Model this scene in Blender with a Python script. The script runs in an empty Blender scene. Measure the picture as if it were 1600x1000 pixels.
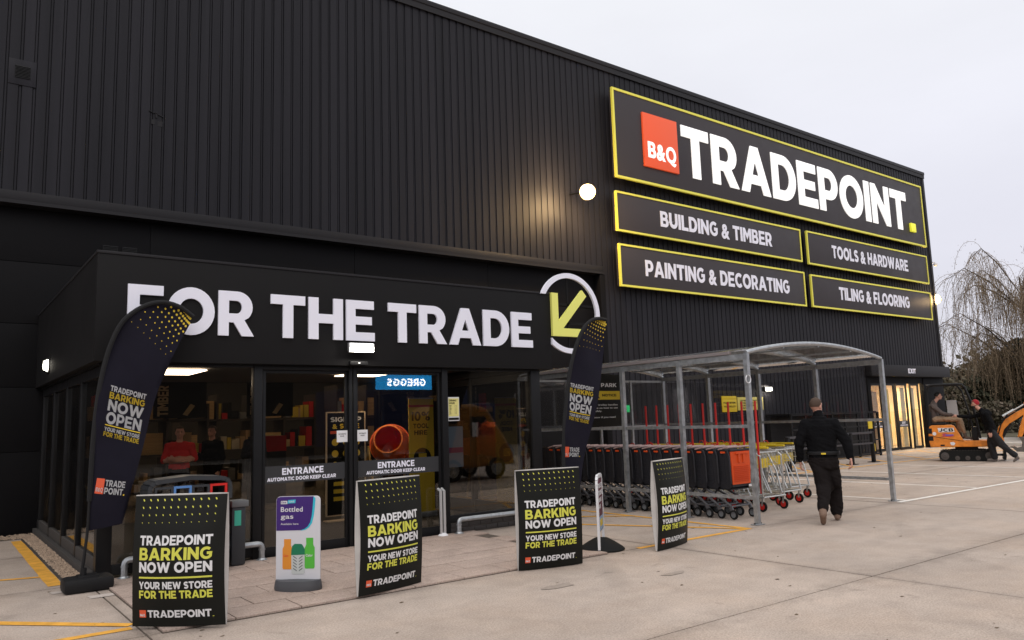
import bpy, bmesh, math, random
from mathutils import Vector, Matrix, Euler
R = math.radians
sc = bpy.context.scene
COL = sc.collection
rnd = random.Random(7)

# ------------------------------------------------------------------ camera
cam = bpy.data.cameras.new('camera')
cam.sensor_width = 36.0
cam.lens = 27.176
cam.clip_end = 2000
cam_ob = bpy.data.objects.new('camera', cam)
COL.objects.link(cam_ob)
_y, _p, _r = 0.64900, 0.13024, -0.03268
_f = Vector((math.sin(_y)*math.cos(_p), math.cos(_y)*math.cos(_p), math.sin(_p)))
_s = Vector((math.cos(_y), -math.sin(_y), 0))
_u = _s.cross(_f)
_right = math.cos(_r)*_s + math.sin(_r)*_u
_up = -math.sin(_r)*_s + math.cos(_r)*_u
_m = Matrix((_right, _up, -_f)).transposed().to_4x4()
_m.translation = Vector((0, 0, 1.65))
cam_ob.matrix_world = _m
sc.camera = cam_ob

# ------------------------------------------------------------------ sky: overcast winter dusk
world = bpy.data.worlds.new('World')
sc.world = world
world.use_nodes = True
nt = world.node_tree
N, L = nt.nodes, nt.links
N.clear()
wo = N.new('ShaderNodeOutputWorld'); bg = N.new('ShaderNodeBackground')
bg.inputs['Strength'].default_value = 0.1
sky = N.new('ShaderNodeTexSky'); sky.sky_type = 'NISHITA'; sky.sun_disc = False
sky.sun_elevation = R(22); sky.sun_rotation = R(215)
tc = N.new('ShaderNodeTexCoord'); sep = N.new('ShaderNodeSeparateXYZ')
L.new(tc.outputs['Generated'], sep.inputs[0])
ramp = N.new('ShaderNodeValToRGB')
cr = ramp.color_ramp
cr.elements[0].position = 0.0; cr.elements[0].color = (0.72, 0.70, 0.78, 1)
cr.elements[1].position = 1.0; cr.elements[1].color = (1.75, 1.70, 1.66, 1)
e = cr.elements.new(0.22); e.color = (0.85, 0.845, 0.935, 1)
e = cr.elements.new(0.55); e.color = (1.0, 1.01, 1.05, 1)
L.new(sep.outputs['Z'], ramp.inputs[0])
nz = N.new('ShaderNodeTexNoise'); nz.inputs['Scale'].default_value = 2.2; nz.inputs['Detail'].default_value = 5
mp = N.new('ShaderNodeMapping'); mp.inputs['Scale'].default_value = (1, 1, 3)
L.new(tc.outputs['Generated'], mp.inputs[0]); L.new(mp.outputs[0], nz.inputs['Vector'])
mr = N.new('ShaderNodeMapRange'); mr.inputs['From Min'].default_value = 0.3; mr.inputs['From Max'].default_value = 0.7
mr.inputs['To Min'].default_value = 9.5; mr.inputs['To Max'].default_value = 10.4
L.new(nz.outputs['Fac'], mr.inputs['Value'])
vm = N.new('ShaderNodeVectorMath'); vm.operation = 'SCALE'
L.new(ramp.outputs['Color'], vm.inputs[0]); L.new(mr.outputs[0], vm.inputs['Scale'])
mx = N.new('ShaderNodeMix'); mx.data_type = 'RGBA'; mx.inputs['Factor'].default_value = 0.93
L.new(sky.outputs[0], mx.inputs['A']); L.new(vm.outputs[0], mx.inputs['B'])
L.new(mx.outputs['Result'], bg.inputs['Color']); L.new(bg.outputs[0], wo.inputs[0])

sun = bpy.data.lights.new('sun', 'SUN'); sun.energy = 0.8; sun.angle = R(40); sun.color = (1.0, 0.95, 0.9)
sun_ob = bpy.data.objects.new('sun', sun); COL.objects.link(sun_ob)
sun_ob.rotation_euler = Euler((R(50), 0, R(-35)), 'XYZ')

sc.view_settings.view_transform = 'Standard'
sc.view_settings.look = 'None'
sc.view_settings.exposure = 0.0
sc.view_settings.gamma = 1.0
sc.view_settings.use_curve_mapping = False
sc.render.engine = 'CYCLES'
sc.cycles.max_bounces = 8
sc.cycles.transparent_max_bounces = 16
sc.cycles.caustics_reflective = False
sc.cycles.caustics_refractive = False
sc.cycles.sample_clamp_indirect = 4.0
sc.cycles.use_denoising = True

# ------------------------------------------------------------------ materials
MATS = {}
def mat(name, col, rough=0.6, metal=0.0, var=0.0, vscale=3.0, bump=0.0, bscale=40.0, emit=0.0, ecol=None, spec=0.5, stretch=(1, 1, 1), rvar=0.0, coat=0.0):
    if name in MATS: return MATS[name]
    m = bpy.data.materials.new(name); m.use_nodes = True
    n, l = m.node_tree.nodes, m.node_tree.links
    b = n['Principled BSDF']
    b.inputs['Base Color'].default_value = (*col, 1)
    b.inputs['Roughness'].default_value = rough
    b.inputs['Metallic'].default_value = metal
    b.inputs['Specular IOR Level'].default_value = spec
    b.inputs['Coat Weight'].default_value = coat
    if emit:
        b.inputs['Emission Color'].default_value = (*(ecol or col), 1)
        b.inputs['Emission Strength'].default_value = emit
    geo = None
    if var or bump or rvar:
        geo = n.new('ShaderNodeNewGeometry')
        mp = n.new('ShaderNodeMapping'); mp.inputs['Scale'].default_value = stretch
        l.new(geo.outputs['Position'], mp.inputs[0])
    if var or rvar:
        t = n.new('ShaderNodeTexNoise'); t.inputs['Scale'].default_value = vscale
        t.inputs['Detail'].default_value = 6; t.inputs['Roughness'].default_value = 0.6
        l.new(mp.outputs[0], t.inputs['Vector'])
        if var:
            r = n.new('ShaderNodeMapRange')
            r.inputs['From Min'].default_value = 0.3; r.inputs['From Max'].default_value = 0.7
            r.inputs['To Min'].default_value = 1-var; r.inputs['To Max'].default_value = 1+var
            l.new(t.outputs['Fac'], r.inputs['Value'])
            v = n.new('ShaderNodeVectorMath'); v.operation = 'SCALE'
            v.inputs[0].default_value = col
            l.new(r.outputs[0], v.inputs['Scale']); l.new(v.outputs[0], b.inputs['Base Color'])
        if rvar:
            r = n.new('ShaderNodeMapRange')
            r.inputs['From Min'].default_value = 0.3; r.inputs['From Max'].default_value = 0.7
            r.inputs['To Min'].default_value = max(0.02, rough-rvar); r.inputs['To Max'].default_value = rough+rvar
            l.new(t.outputs['Fac'], r.inputs['Value']); l.new(r.outputs[0], b.inputs['Roughness'])
    if bump:
        t2 = n.new('ShaderNodeTexNoise'); t2.inputs['Scale'].default_value = bscale; t2.inputs['Detail'].default_value = 4
        l.new(mp.outputs[0], t2.inputs['Vector'])
        bp = n.new('ShaderNodeBump'); bp.inputs['Strength'].default_value = bump; bp.inputs['Distance'].default_value = 0.01
        l.new(t2.outputs['Fac'], bp.inputs['Height']); l.new(bp.outputs[0], b.inputs['Normal'])
    MATS[name] = m
    return m

def concrete(name, col, stain=0.16, joints=False):
    m = bpy.data.materials.new(name); m.use_nodes = True
    n, l = m.node_tree.nodes, m.node_tree.links
    b = n['Principled BSDF']; b.inputs['Roughness'].default_value = 0.82
    b.inputs['Specular IOR Level'].default_value = 0.35
    geo = n.new('ShaderNodeNewGeometry')
    def noise(s, d, rough=0.6, sc3=(1, 1, 1), dist=0.0):
        mp = n.new('ShaderNodeMapping'); mp.inputs['Scale'].default_value = sc3
        l.new(geo.outputs['Position'], mp.inputs[0])
        t = n.new('ShaderNodeTexNoise'); t.inputs['Scale'].default_value = s; t.inputs['Detail'].default_value = d
        t.inputs['Roughness'].default_value = rough; t.inputs['Distortion'].default_value = dist
        l.new(mp.outputs[0], t.inputs['Vector']); return t.outputs['Fac']
    def rng(src, a, b_, c, d):
        r = n.new('ShaderNodeMapRange')
        for k, v in zip(('From Min', 'From Max', 'To Min', 'To Max'), (a, b_, c, d)): r.inputs[k].default_value = v
        l.new(src, r.inputs['Value']); return r.outputs[0]
    def mul(a, b_):
        x = n.new('ShaderNodeMath'); x.operation = 'MULTIPLY'; l.new(a, x.inputs[0]); l.new(b_, x.inputs[1]); return x.outputs[0]
    f = rng(noise(0.35, 5), 0.3, 0.7, 1-stain, 1+stain*0.6)
    f = mul(f, rng(noise(2.6, 6, 0.65, dist=0.6), 0.3, 0.7, 1-stain*0.7, 1+stain*0.5))
    f = mul(f, rng(noise(1.1, 4, 0.6, (0.25, 1.6, 1)), 0.35, 0.75, 1.04, 0.9))
    f = mul(f, rng(noise(60, 3, 0.7), 0.3, 0.7, 0.72, 1.22))
    f = mul(f, rng(noise(220, 2, 0.7), 0.3, 0.7, 0.78, 1.2))
    # scattered pale aggregate and small dark pits
    for (vs_, thr, val) in ((26, .085, 1.30), (17, .07, .62), (5.5, .035, .66)):
        vo = n.new('ShaderNodeTexVoronoi'); vo.inputs['Scale'].default_value = vs_; l.new(geo.outputs['Position'], vo.inputs['Vector'])
        f = mul(f, rng(vo.outputs['Distance'], thr*.6, thr, val, 1.0))
    # grime that has gathered along the slab joints (its own stain, fixed to the slabs)
    sp = n.new('ShaderNodeSeparateXYZ'); l.new(geo.outputs['Position'], sp.inputs[0])
    for ax, org, per, wd in (('Y', 1.35, 2.9, .16), ('X', 1.55, 6.09, .07)) if joints else ():
        a_ = n.new('ShaderNodeMath'); a_.operation = 'SUBTRACT'; l.new(sp.outputs[ax], a_.inputs[0]); a_.inputs[1].default_value = org-per*200.5
        b2 = n.new('ShaderNodeMath'); b2.operation = 'MODULO'; l.new(a_.outputs[0], b2.inputs[0]); b2.inputs[1].default_value = per
        c2 = n.new('ShaderNodeMath'); c2.operation = 'SUBTRACT'; l.new(b2.outputs[0], c2.inputs[0]); c2.inputs[1].default_value = per/2
        d2 = n.new('ShaderNodeMath'); d2.operation = 'ABSOLUTE'; l.new(c2.outputs[0], d2.inputs[0])
        e2 = n.new('ShaderNodeMath'); e2.operation = 'ADD'; l.new(d2.outputs[0], e2.inputs[0]); l.new(rng(noise(3.5, 5, .7), .3, .7, -wd*.9, wd*.9), e2.inputs[1])
        f = mul(f, rng(e2.outputs[0], 0.0, wd*1.4, .80, 1.0))
    # faint tyre arcs
    wv = n.new('ShaderNodeTexWave'); wv.wave_type = 'RINGS'; wv.rings_direction = 'Z'; wv.inputs['Scale'].default_value = .16; wv.inputs['Distortion'].default_value = 1.2; wv.inputs['Detail Scale'].default_value = .4
    mpw = n.new('ShaderNodeMapping'); mpw.inputs['Location'].default_value = (-13, -1, 0); l.new(geo.outputs['Position'], mpw.inputs[0]); l.new(mpw.outputs[0], wv.inputs['Vector'])
    tw_ = rng(wv.outputs['Fac'], .93, .99, 0.0, 1.0); f2_ = mul(tw_, rng(noise(.9, 4), .45, .65, 0.0, .16))
    iv = n.new('ShaderNodeMath'); iv.operation = 'SUBTRACT'; iv.inputs[0].default_value = 1.0; l.new(f2_, iv.inputs[1]); f = mul(f, iv.outputs[0])
    f = mul(f, rng(noise(1.7, 3, 0.5, dist=1.5), 0.66, 0.78, 1.0, 0.74))
    v = n.new('ShaderNodeVectorMath'); v.operation = 'SCALE'; v.inputs[0].default_value = col
    l.new(f, v.inputs['Scale']); 
    hs = n.new('ShaderNodeMix'); hs.data_type = 'RGBA'; hs.blend_type = 'MULTIPLY'
    l.new(rng(noise(0.8, 4), 0.45, 0.75, 0.0, 0.6), hs.inputs['Factor'])
    l.new(v.outputs[0], hs.inputs['A']); hs.inputs['B'].default_value = (1.0, 0.93, 0.86, 1)
    l.new(hs.outputs['Result'], b.inputs['Base Color'])
    bp = n.new('ShaderNodeBump'); bp.inputs['Strength'].default_value = 0.35; bp.inputs['Distance'].default_value = 0.006
    l.new(noise(90, 4), bp.inputs['Height']); l.new(bp.outputs[0], b.inputs['Normal'])
    MATS[name] = m
    return m

def glass_mat(name, tint, boost=1.0, rough=0.0, ior=1.5):
    m = bpy.data.materials.new(name); m.use_nodes = True
    n, l = m.node_tree.nodes, m.node_tree.links
    n.clear(); o = n.new('ShaderNodeOutputMaterial')
    t = n.new('ShaderNodeBsdfTransparent'); t.inputs[0].default_value = (*tint, 1)
    g = n.new('ShaderNodeBsdfGlossy'); g.inputs['Roughness'].default_value = rough; g.inputs['Color'].default_value = (1, 1, 1, 1)
    fr = n.new('ShaderNodeFresnel'); fr.inputs['IOR'].default_value = ior
    mu = n.new('ShaderNodeMath'); mu.operation = 'MULTIPLY'; mu.inputs[1].default_value = boost; mu.use_clamp = True
    l.new(fr.outputs[0], mu.inputs[0])
    mxs = n.new('ShaderNodeMixShader'); l.new(mu.outputs[0], mxs.inputs[0]); l.new(t.outputs[0], mxs.inputs[1]); l.new(g.outputs[0], mxs.inputs[2])
    l.new(mxs.outputs[0], o.inputs[0]); MATS[name] = m
    return m

M = dict(
    clad=mat('anthracite_cladding', (0.0165, 0.0160, 0.0200), 0.5, spec=0.16, var=0.26, vscale=1.3, stretch=(3.0, 1, 0.10), bump=0.05, bscale=6, rvar=0.06),
    smooth=mat('anthracite_panel', (0.0065, 0.0062, 0.007), 0.6, spec=0.10, var=0.12, vscale=0.6, rvar=0.08),
    fascia=mat('fascia_panel', (0.0115, 0.011, 0.0115), 0.6, spec=0.12, var=0.08, vscale=0.7, rvar=0.06),
    trim=mat('dark_trim', (0.018, 0.017, 0.019), 0.5, spec=0.2),
    frame=mat('door_frame_metal', (0.010, 0.010, 0.011), 0.42, spec=0.22, rvar=0.06, vscale=8),
    black=mat('black_plastic', (0.009, 0.009, 0.010), 0.55, spec=0.25),
    rubber=mat('black_rubber', (0.010, 0.010, 0.010), 0.8, spec=0.2, bump=0.2, bscale=60),
    signbg=mat('sign_board_grey', (0.052, 0.046, 0.050), 0.5, spec=0.2, rvar=0.05, vscale=2),
    yellow=mat('sign_yellow', (0.88, 0.82, 0.11), 0.5),
    lime=mat('sign_lime', (0.86, 0.86, 0.20), 0.5),
    litwhite=mat('lit_letter_white', (0.9, 0.9, 0.9), 0.5, emit=0.55, ecol=(1, 0.99, 0.95)),
    litred=mat('lit_sign_red', (0.75, 0.09, 0.025), 0.5, emit=0.22, ecol=(1, 0.12, 0.03)),
    white=mat('letter_white', (0.86, 0.86, 0.96), 0.45),
    printwhite=mat('print_white', (0.70, 0.70, 0.71), 0.6),
    printlime=mat('print_lime', (0.62, 0.62, 0.08), 0.6),
    printyellow=mat('print_yellow', (0.70, 0.50, 0.03), 0.6),
    printred=mat('print_red', (0.72, 0.10, 0.035), 0.6),
    board=mat('board_black', (0.0095, 0.010, 0.0085), 0.45, spec=0.16, rvar=0.1, vscale=3),
    boardside=mat('board_side_white', (0.48, 0.46, 0.44), 0.7, var=0.1, vscale=6),
    galv=mat('galvanised_steel', (0.42, 0.44, 0.46), 0.42, 0.75, var=0.22, vscale=14, rvar=0.12),
    chrome=mat('zinc_wire', (0.62, 0.63, 0.62), 0.32, 0.8, var=0.12, vscale=20),
    steelwhite=mat('brushed_rail', (0.62, 0.62, 0.63), 0.35, 0.6),
    perspex=glass_mat('clear_roof_sheet', (0.88, 0.88, 0.88), 0.6, 0.04),
    glass=glass_mat('shop_glass', (0.84, 0.83, 0.81), 0.85),
    glass2=glass_mat('exit_glass', (0.97, 0.97, 0.95), 0.14),
    trolley=mat('trolley_plastic', (0.024, 0.024, 0.029), 0.5, spec=0.3, rvar=0.1, vscale=9),
    red=mat('red_paint', (0.58, 0.02, 0.015), 0.4),
    orangered=mat('orange_red_plastic', (0.72, 0.085, 0.015), 0.5, spec=.3),
    exc=mat('digger_orange', (0.70, 0.215, 0.015), 0.45, var=0.22, vscale=7, rvar=.12),
    excyel=mat('hivis', (0.75, 0.72, 0.03), 0.6),
    lineyel=mat('yellow_road_paint', (0.74, 0.37, 0.05), 0.7, var=0.22, vscale=7, bump=0.2, bscale=70),
    linewhite=mat('white_road_paint', (0.78, 0.75, 0.71), 0.7, var=0.16, vscale=7, bump=0.2, bscale=70),
    flag=mat('flag_cloth', (0.009, 0.008, 0.016), 0.75, spec=0.15, bump=0.1, bscale=120, var=0.15, vscale=4),
    brick=mat('blue_engineering_brick', (0.040, 0.036, 0.036), 0.5, var=0.25, vscale=9, bump=0.3, bscale=50),
    mortar=mat('mortar', (0.16, 0.145, 0.13), 0.9),
    gravel=mat('gravel_stone', (0.34, 0.25, 0.18), 0.85, var=0.45, vscale=22),
    dirt=mat('dirt', (0.09, 0.07, 0.055), 0.95, var=0.3, vscale=12),
    skin=mat('skin', (0.52, 0.27, 0.20), 0.55),
    cloth=mat('black_cloth', (0.006, 0.006, 0.007), 0.95, spec=0.1, bump=0.3, bscale=25),
    trouser=mat('charcoal_trousers', (0.013, 0.0105, 0.0105), 0.95, spec=0.1, bump=0.3, bscale=25),
    boot=mat('tan_boot', (0.19, 0.12, 0.085), 0.8),
    hair=mat('brown_hair', (0.06, 0.035, 0.022), 0.8),
    beanie=mat('red_knit', (0.30, 0.01, 0.018), 0.9, bump=0.5, bscale=120),
    taupe=mat('taupe_jumper', (0.085, 0.065, 0.058), 0.9, bump=0.3, bscale=25),
    khaki=mat('khaki_trousers', (0.28, 0.19, 0.12), 0.9, bump=0.3, bscale=25),
    redshirt=mat('red_shirt', (0.50, 0.015, 0.015), 0.85),
    paper=mat('paper', (0.72, 0.72, 0.74), 0.7),
    wood=mat('pine_board', (0.52, 0.34, 0.16), 0.7, var=0.18, vscale=8, stretch=(0.3, 1, 4)),
)
concrete('car_park_concrete', (0.455, 0.377, 0.322), .15, joints=True)
concrete('paving_slab_stone', (0.43, 0.335, 0.285), 0.10)
concrete('far_tarmac', (0.20, 0.18, 0.165), 0.2)
_n, _l = M['clad'].node_tree.nodes, M['clad'].node_tree.links     # every sheet weathers a little differently
_b = _n['Principled BSDF']; _src = _b.inputs['Base Color'].links[0].from_socket
_oi = _n.new('ShaderNodeObjectInfo'); _mr = _n.new('ShaderNodeMapRange'); _mr.inputs['To Min'].default_value = .90; _mr.inputs['To Max'].default_value = 1.10
_vs = _n.new('ShaderNodeVectorMath'); _vs.operation = 'SCALE'
_l.new(_oi.outputs['Random'], _mr.inputs['Value']); _l.new(_src, _vs.inputs[0]); _l.new(_mr.outputs[0], _vs.inputs['Scale']); _l.new(_vs.outputs[0], _b.inputs['Base Color'])
M['slab'] = MATS['car_park_concrete']; M['pave'] = MATS['paving_slab_stone']; M['tarmac'] = MATS['far_tarmac']

# ------------------------------------------------------------------ mesh builder
class MB:
    def __init__(s): s.v = []; s.f = []; s.mi = []; s.cur = 0
    def mat(s, i): s.cur = i; return s
    def add(s, vs, fs):
        o = len(s.v); s.v += [Vector(v) for v in vs]
        s.f += [[i+o for i in f] for f in fs]; s.mi += [s.cur]*len(fs); return s
    def box(s, x0, x1, y0, y1, z0, z1, bev=0.0):
        if bev:
            bm = bmesh.new(); bmesh.ops.create_cube(bm, size=1)
            for v in bm.verts: v.co = Vector(((x0+x1)/2+v.co.x*(x1-x0), (y0+y1)/2+v.co.y*(y1-y0), (z0+z1)/2+v.co.z*(z1-z0)))
            bmesh.ops.bevel(bm, geom=bm.edges[:], offset=bev, segments=2, affect='EDGES', profile=0.6)
            bm.verts.index_update()
            s.add([v.co.copy() for v in bm.verts], [[v.index for v in f.verts] for f in bm.faces]); bm.free(); return s
        return s.add([(x0,y0,z0),(x1,y0,z0),(x1,y1,z0),(x0,y1,z0),(x0,y0,z1),(x1,y0,z1),(x1,y1,z1),(x0,y1,z1)],
                     [(0,3,2,1),(4,5,6,7),(0,1,5,4),(1,2,6,5),(2,3,7,6),(3,0,4,7)])
    def obox(s, p0, p1, w, h, up=(0, 0, 1)):     # bar of rectangular section from p0 to p1
        p0, p1 = Vector(p0), Vector(p1); d = (p1-p0).normalized(); up = Vector(up)
        a = d.cross(up)
        if a.length < 1e-4: a = d.cross(Vector((1, 0, 0)))
        a.normalize(); b = a.cross(d).normalized()
        a *= w/2; b *= h/2; vs = []
        for p in (p0, p1): vs += [p-a-b, p+a-b, p+a+b, p-a+b]
        return s.add(vs, [(3,2,1,0),(4,5,6,7),(0,1,5,4),(1,2,6,5),(2,3,7,6),(3,0,4,7)])
    def tube(s, pts, r, n=8, cap=True, closed=False):
        pts = [Vector(p) for p in pts]; rs = r if isinstance(r, (list, tuple)) else [r]*len(pts)
        k = len(pts); vs = []; prev = None
        for i, p in enumerate(pts):
            if closed: d = pts[(i+1) % k]-pts[i-1]
            else: d = pts[min(i+1, k-1)]-pts[max(i-1, 0)]
            d.normalize()
            if prev is None:
                a = d.cross(Vector((0, 0, 1)))
                if a.length < 1e-3: a = d.cross(Vector((1, 0, 0)))
            else: a = prev-d*prev.dot(d)
            a.normalize(); prev = a; b = d.cross(a)
            for j in range(n):
                t = 2*math.pi*j/n; vs.append(p+(a*math.cos(t)+b*math.sin(t))*rs[i])
        fs = []
        for i in range(k if closed else k-1):
            i2 = (i+1) % k
            for j in range(n): fs.append((i*n+j, i*n+(j+1) % n, i2*n+(j+1) % n, i2*n+j))
        if cap and not closed:
            fs.append(tuple(range(n-1, -1, -1))); fs.append(tuple((k-1)*n+j for j in range(n)))
        return s.add(vs, fs)
    def lathe(s, prof, n=16, c=(0, 0, 0), axis='z', a0=0.0, a1=2*math.pi):
        c = Vector(c); vs = []; full = abs(a1-a0-2*math.pi) < 1e-6; m = n if full else n+1
        for (r, h) in prof:
            for j in range(m):
                t = a0+(a1-a0)*j/n
                x, y, z = r*math.cos(t), r*math.sin(t), h
                if axis == 'x': x, y, z = z, x, y
                elif axis == 'y': x, y, z = y, z, x
                vs.append(c+Vector((x, y, z)))
        fs = []
        for i in range(len(prof)-1):
            for j in range(n):
                j2 = (j+1) % m if full else j+1
                fs.append((i*m+j, i*m+j2, (i+1)*m+j2, (i+1)*m+j))
        return s.add(vs, fs)
    def prism(s, poly, d0, d1, fr=lambda x, z, d: (x, d, z)):   # polygon in x-z extruded along depth
        k = len(poly)
        area = sum(poly[i][0]*poly[(i+1) % k][1]-poly[(i+1) % k][0]*poly[i][1] for i in range(k))
        if area < 0: poly = poly[::-1]
        vs = [fr(x, z, d0) for x, z in poly]+[fr(x, z, d1) for x, z in poly]
        fs = [tuple(range(k)), tuple(range(2*k-1, k-1, -1))]
        for i in range(k): fs.append((i, i+k, (i+1) % k+k, (i+1) % k))
        return s.add(vs, fs)
    def ball(s, c, r, n=10, m=6):
        if not isinstance(r, (tuple, list)): r = (r, r, r)
        c = Vector(c); prof = [(math.sin(math.pi*i/m), -math.cos(math.pi*i/m)) for i in range(m+1)]
        k = len(s.v); s.lathe([(max(p, 1e-4), h) for p, h in prof], n)
        for i in range(k, len(s.v)):
            v = s.v[i]; s.v[i] = Vector((c.x+v.x*r[0], c.y+v.y*r[1], c.z+v.z*r[2]))
        return s
    def xf(s, fn): s.v = [Vector(fn(v)) for v in s.v]; return s
    def mesh(s, name, mats, smooth=True, shift=None, angle=35):
        me = bpy.data.meshes.new(name)
        vs = [v-shift for v in s.v] if shift is not None else s.v
        me.from_pydata([tuple(v) for v in vs], [], s.f)
        if not isinstance(mats, (list, tuple)): mats = [mats]
        for m_ in mats: me.materials.append(m_)
        if len(mats) > 1: me.polygons.foreach_set('material_index', s.mi)
        bm = bmesh.new(); bm.from_mesh(me); bmesh.ops.recalc_face_normals(bm, faces=bm.faces); bm.to_mesh(me); bm.free()
        if smooth:
            me.polygons.foreach_set('use_smooth', [True]*len(me.polygons)); me.set_sharp_from_angle(angle=R(angle))
        me.update(); return me
    def build(s, name, mats, parent=None, world=True, smooth=True, angle=35, flip=False):
        """one mesh object; with world=True the vertices are world positions"""
        shift = None
        if parent is not None and world: shift = wloc(parent)
        me = s.mesh(name, mats, smooth, shift, angle)
        o = bpy.data.objects.new(name, me); COL.objects.link(o)
        if parent is not None: o.parent = parent
        return o

def wloc(o):
    v = Vector(o.location)
    while o.parent is not None: o = o.parent; v = v+Vector(o.location)
    return v

def tag(o, label=None, cat=None, group=None, kind=None):
    if label: o['label'] = label
    if cat: o['category'] = cat
    if group: o['group'] = group
    if kind: o['kind'] = kind
    return o
def thing(name, loc, label=None, cat=None, group=None, kind=None, rz=0.0):
    o = bpy.data.objects.new(name, None); o.empty_display_size = 0.2; COL.objects.link(o)
    o.location = loc; o.rotation_euler = (0, 0, rz); return tag(o, label, cat, group, kind)
def inst(name, me, loc, parent=None, rz=0.0, scale=None):
    o = bpy.data.objects.new(name, me); COL.objects.link(o); o.location = loc; o.rotation_euler = (0, 0, rz)
    if scale: o.scale = scale
    if parent: o.parent = parent
    return o
def copy_tree(o, parent=None):
    c = o.copy(); COL.objects.link(c); c.parent = parent
    for ch in list(o.children):
        if ch is not c: copy_tree(ch, c)
    return c

# ------------------------------------------------------------------ lettering
def arc(cx, cy, rx, ry, a0, a1, n=14): return [(cx+rx*math.cos(R(a0+(a1-a0)*i/n)), cy+ry*math.sin(R(a0+(a1-a0)*i/n))) for i in range(n+1)]
def stroke(path, w):
    Lf, Rt = [], []; k = len(path)
    for i, p in enumerate(path):
        p = Vector(p); a = Vector(path[max(i-1, 0)]); b = Vector(path[min(i+1, k-1)])
        d1 = (p-a).normalized() if i else (b-p).normalized(); d2 = (b-p).normalized() if i < k-1 else d1
        n1 = Vector((-d1.y, d1.x)); n2 = Vector((-d2.y, d2.x)); m = (n1+n2).normalized(); q = max(m.dot(n1), 0.35)
        Lf.append(tuple(p+m*(w/2/q))); Rt.append(tuple(p-m*(w/2/q)))
    return Lf+Rt[::-1]
def _B():
    o = [(0,0),(.50,0)]+arc(.53,.29,.31,.29,-90,50,10)+arc(.49,.75,.28,.25,-40,90,10)+[(0,1)]
    h1 = [(.25,.2),(.50,.2)]+arc(.50,.30,.085,.10,-90,90,6)+[(.25,.40)]
    h2 = [(.25,.6),(.46,.6)]+arc(.46,.70,.08,.10,-90,90,6)+[(.25,.80)]
    return [o, h1, h2], .84
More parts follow.
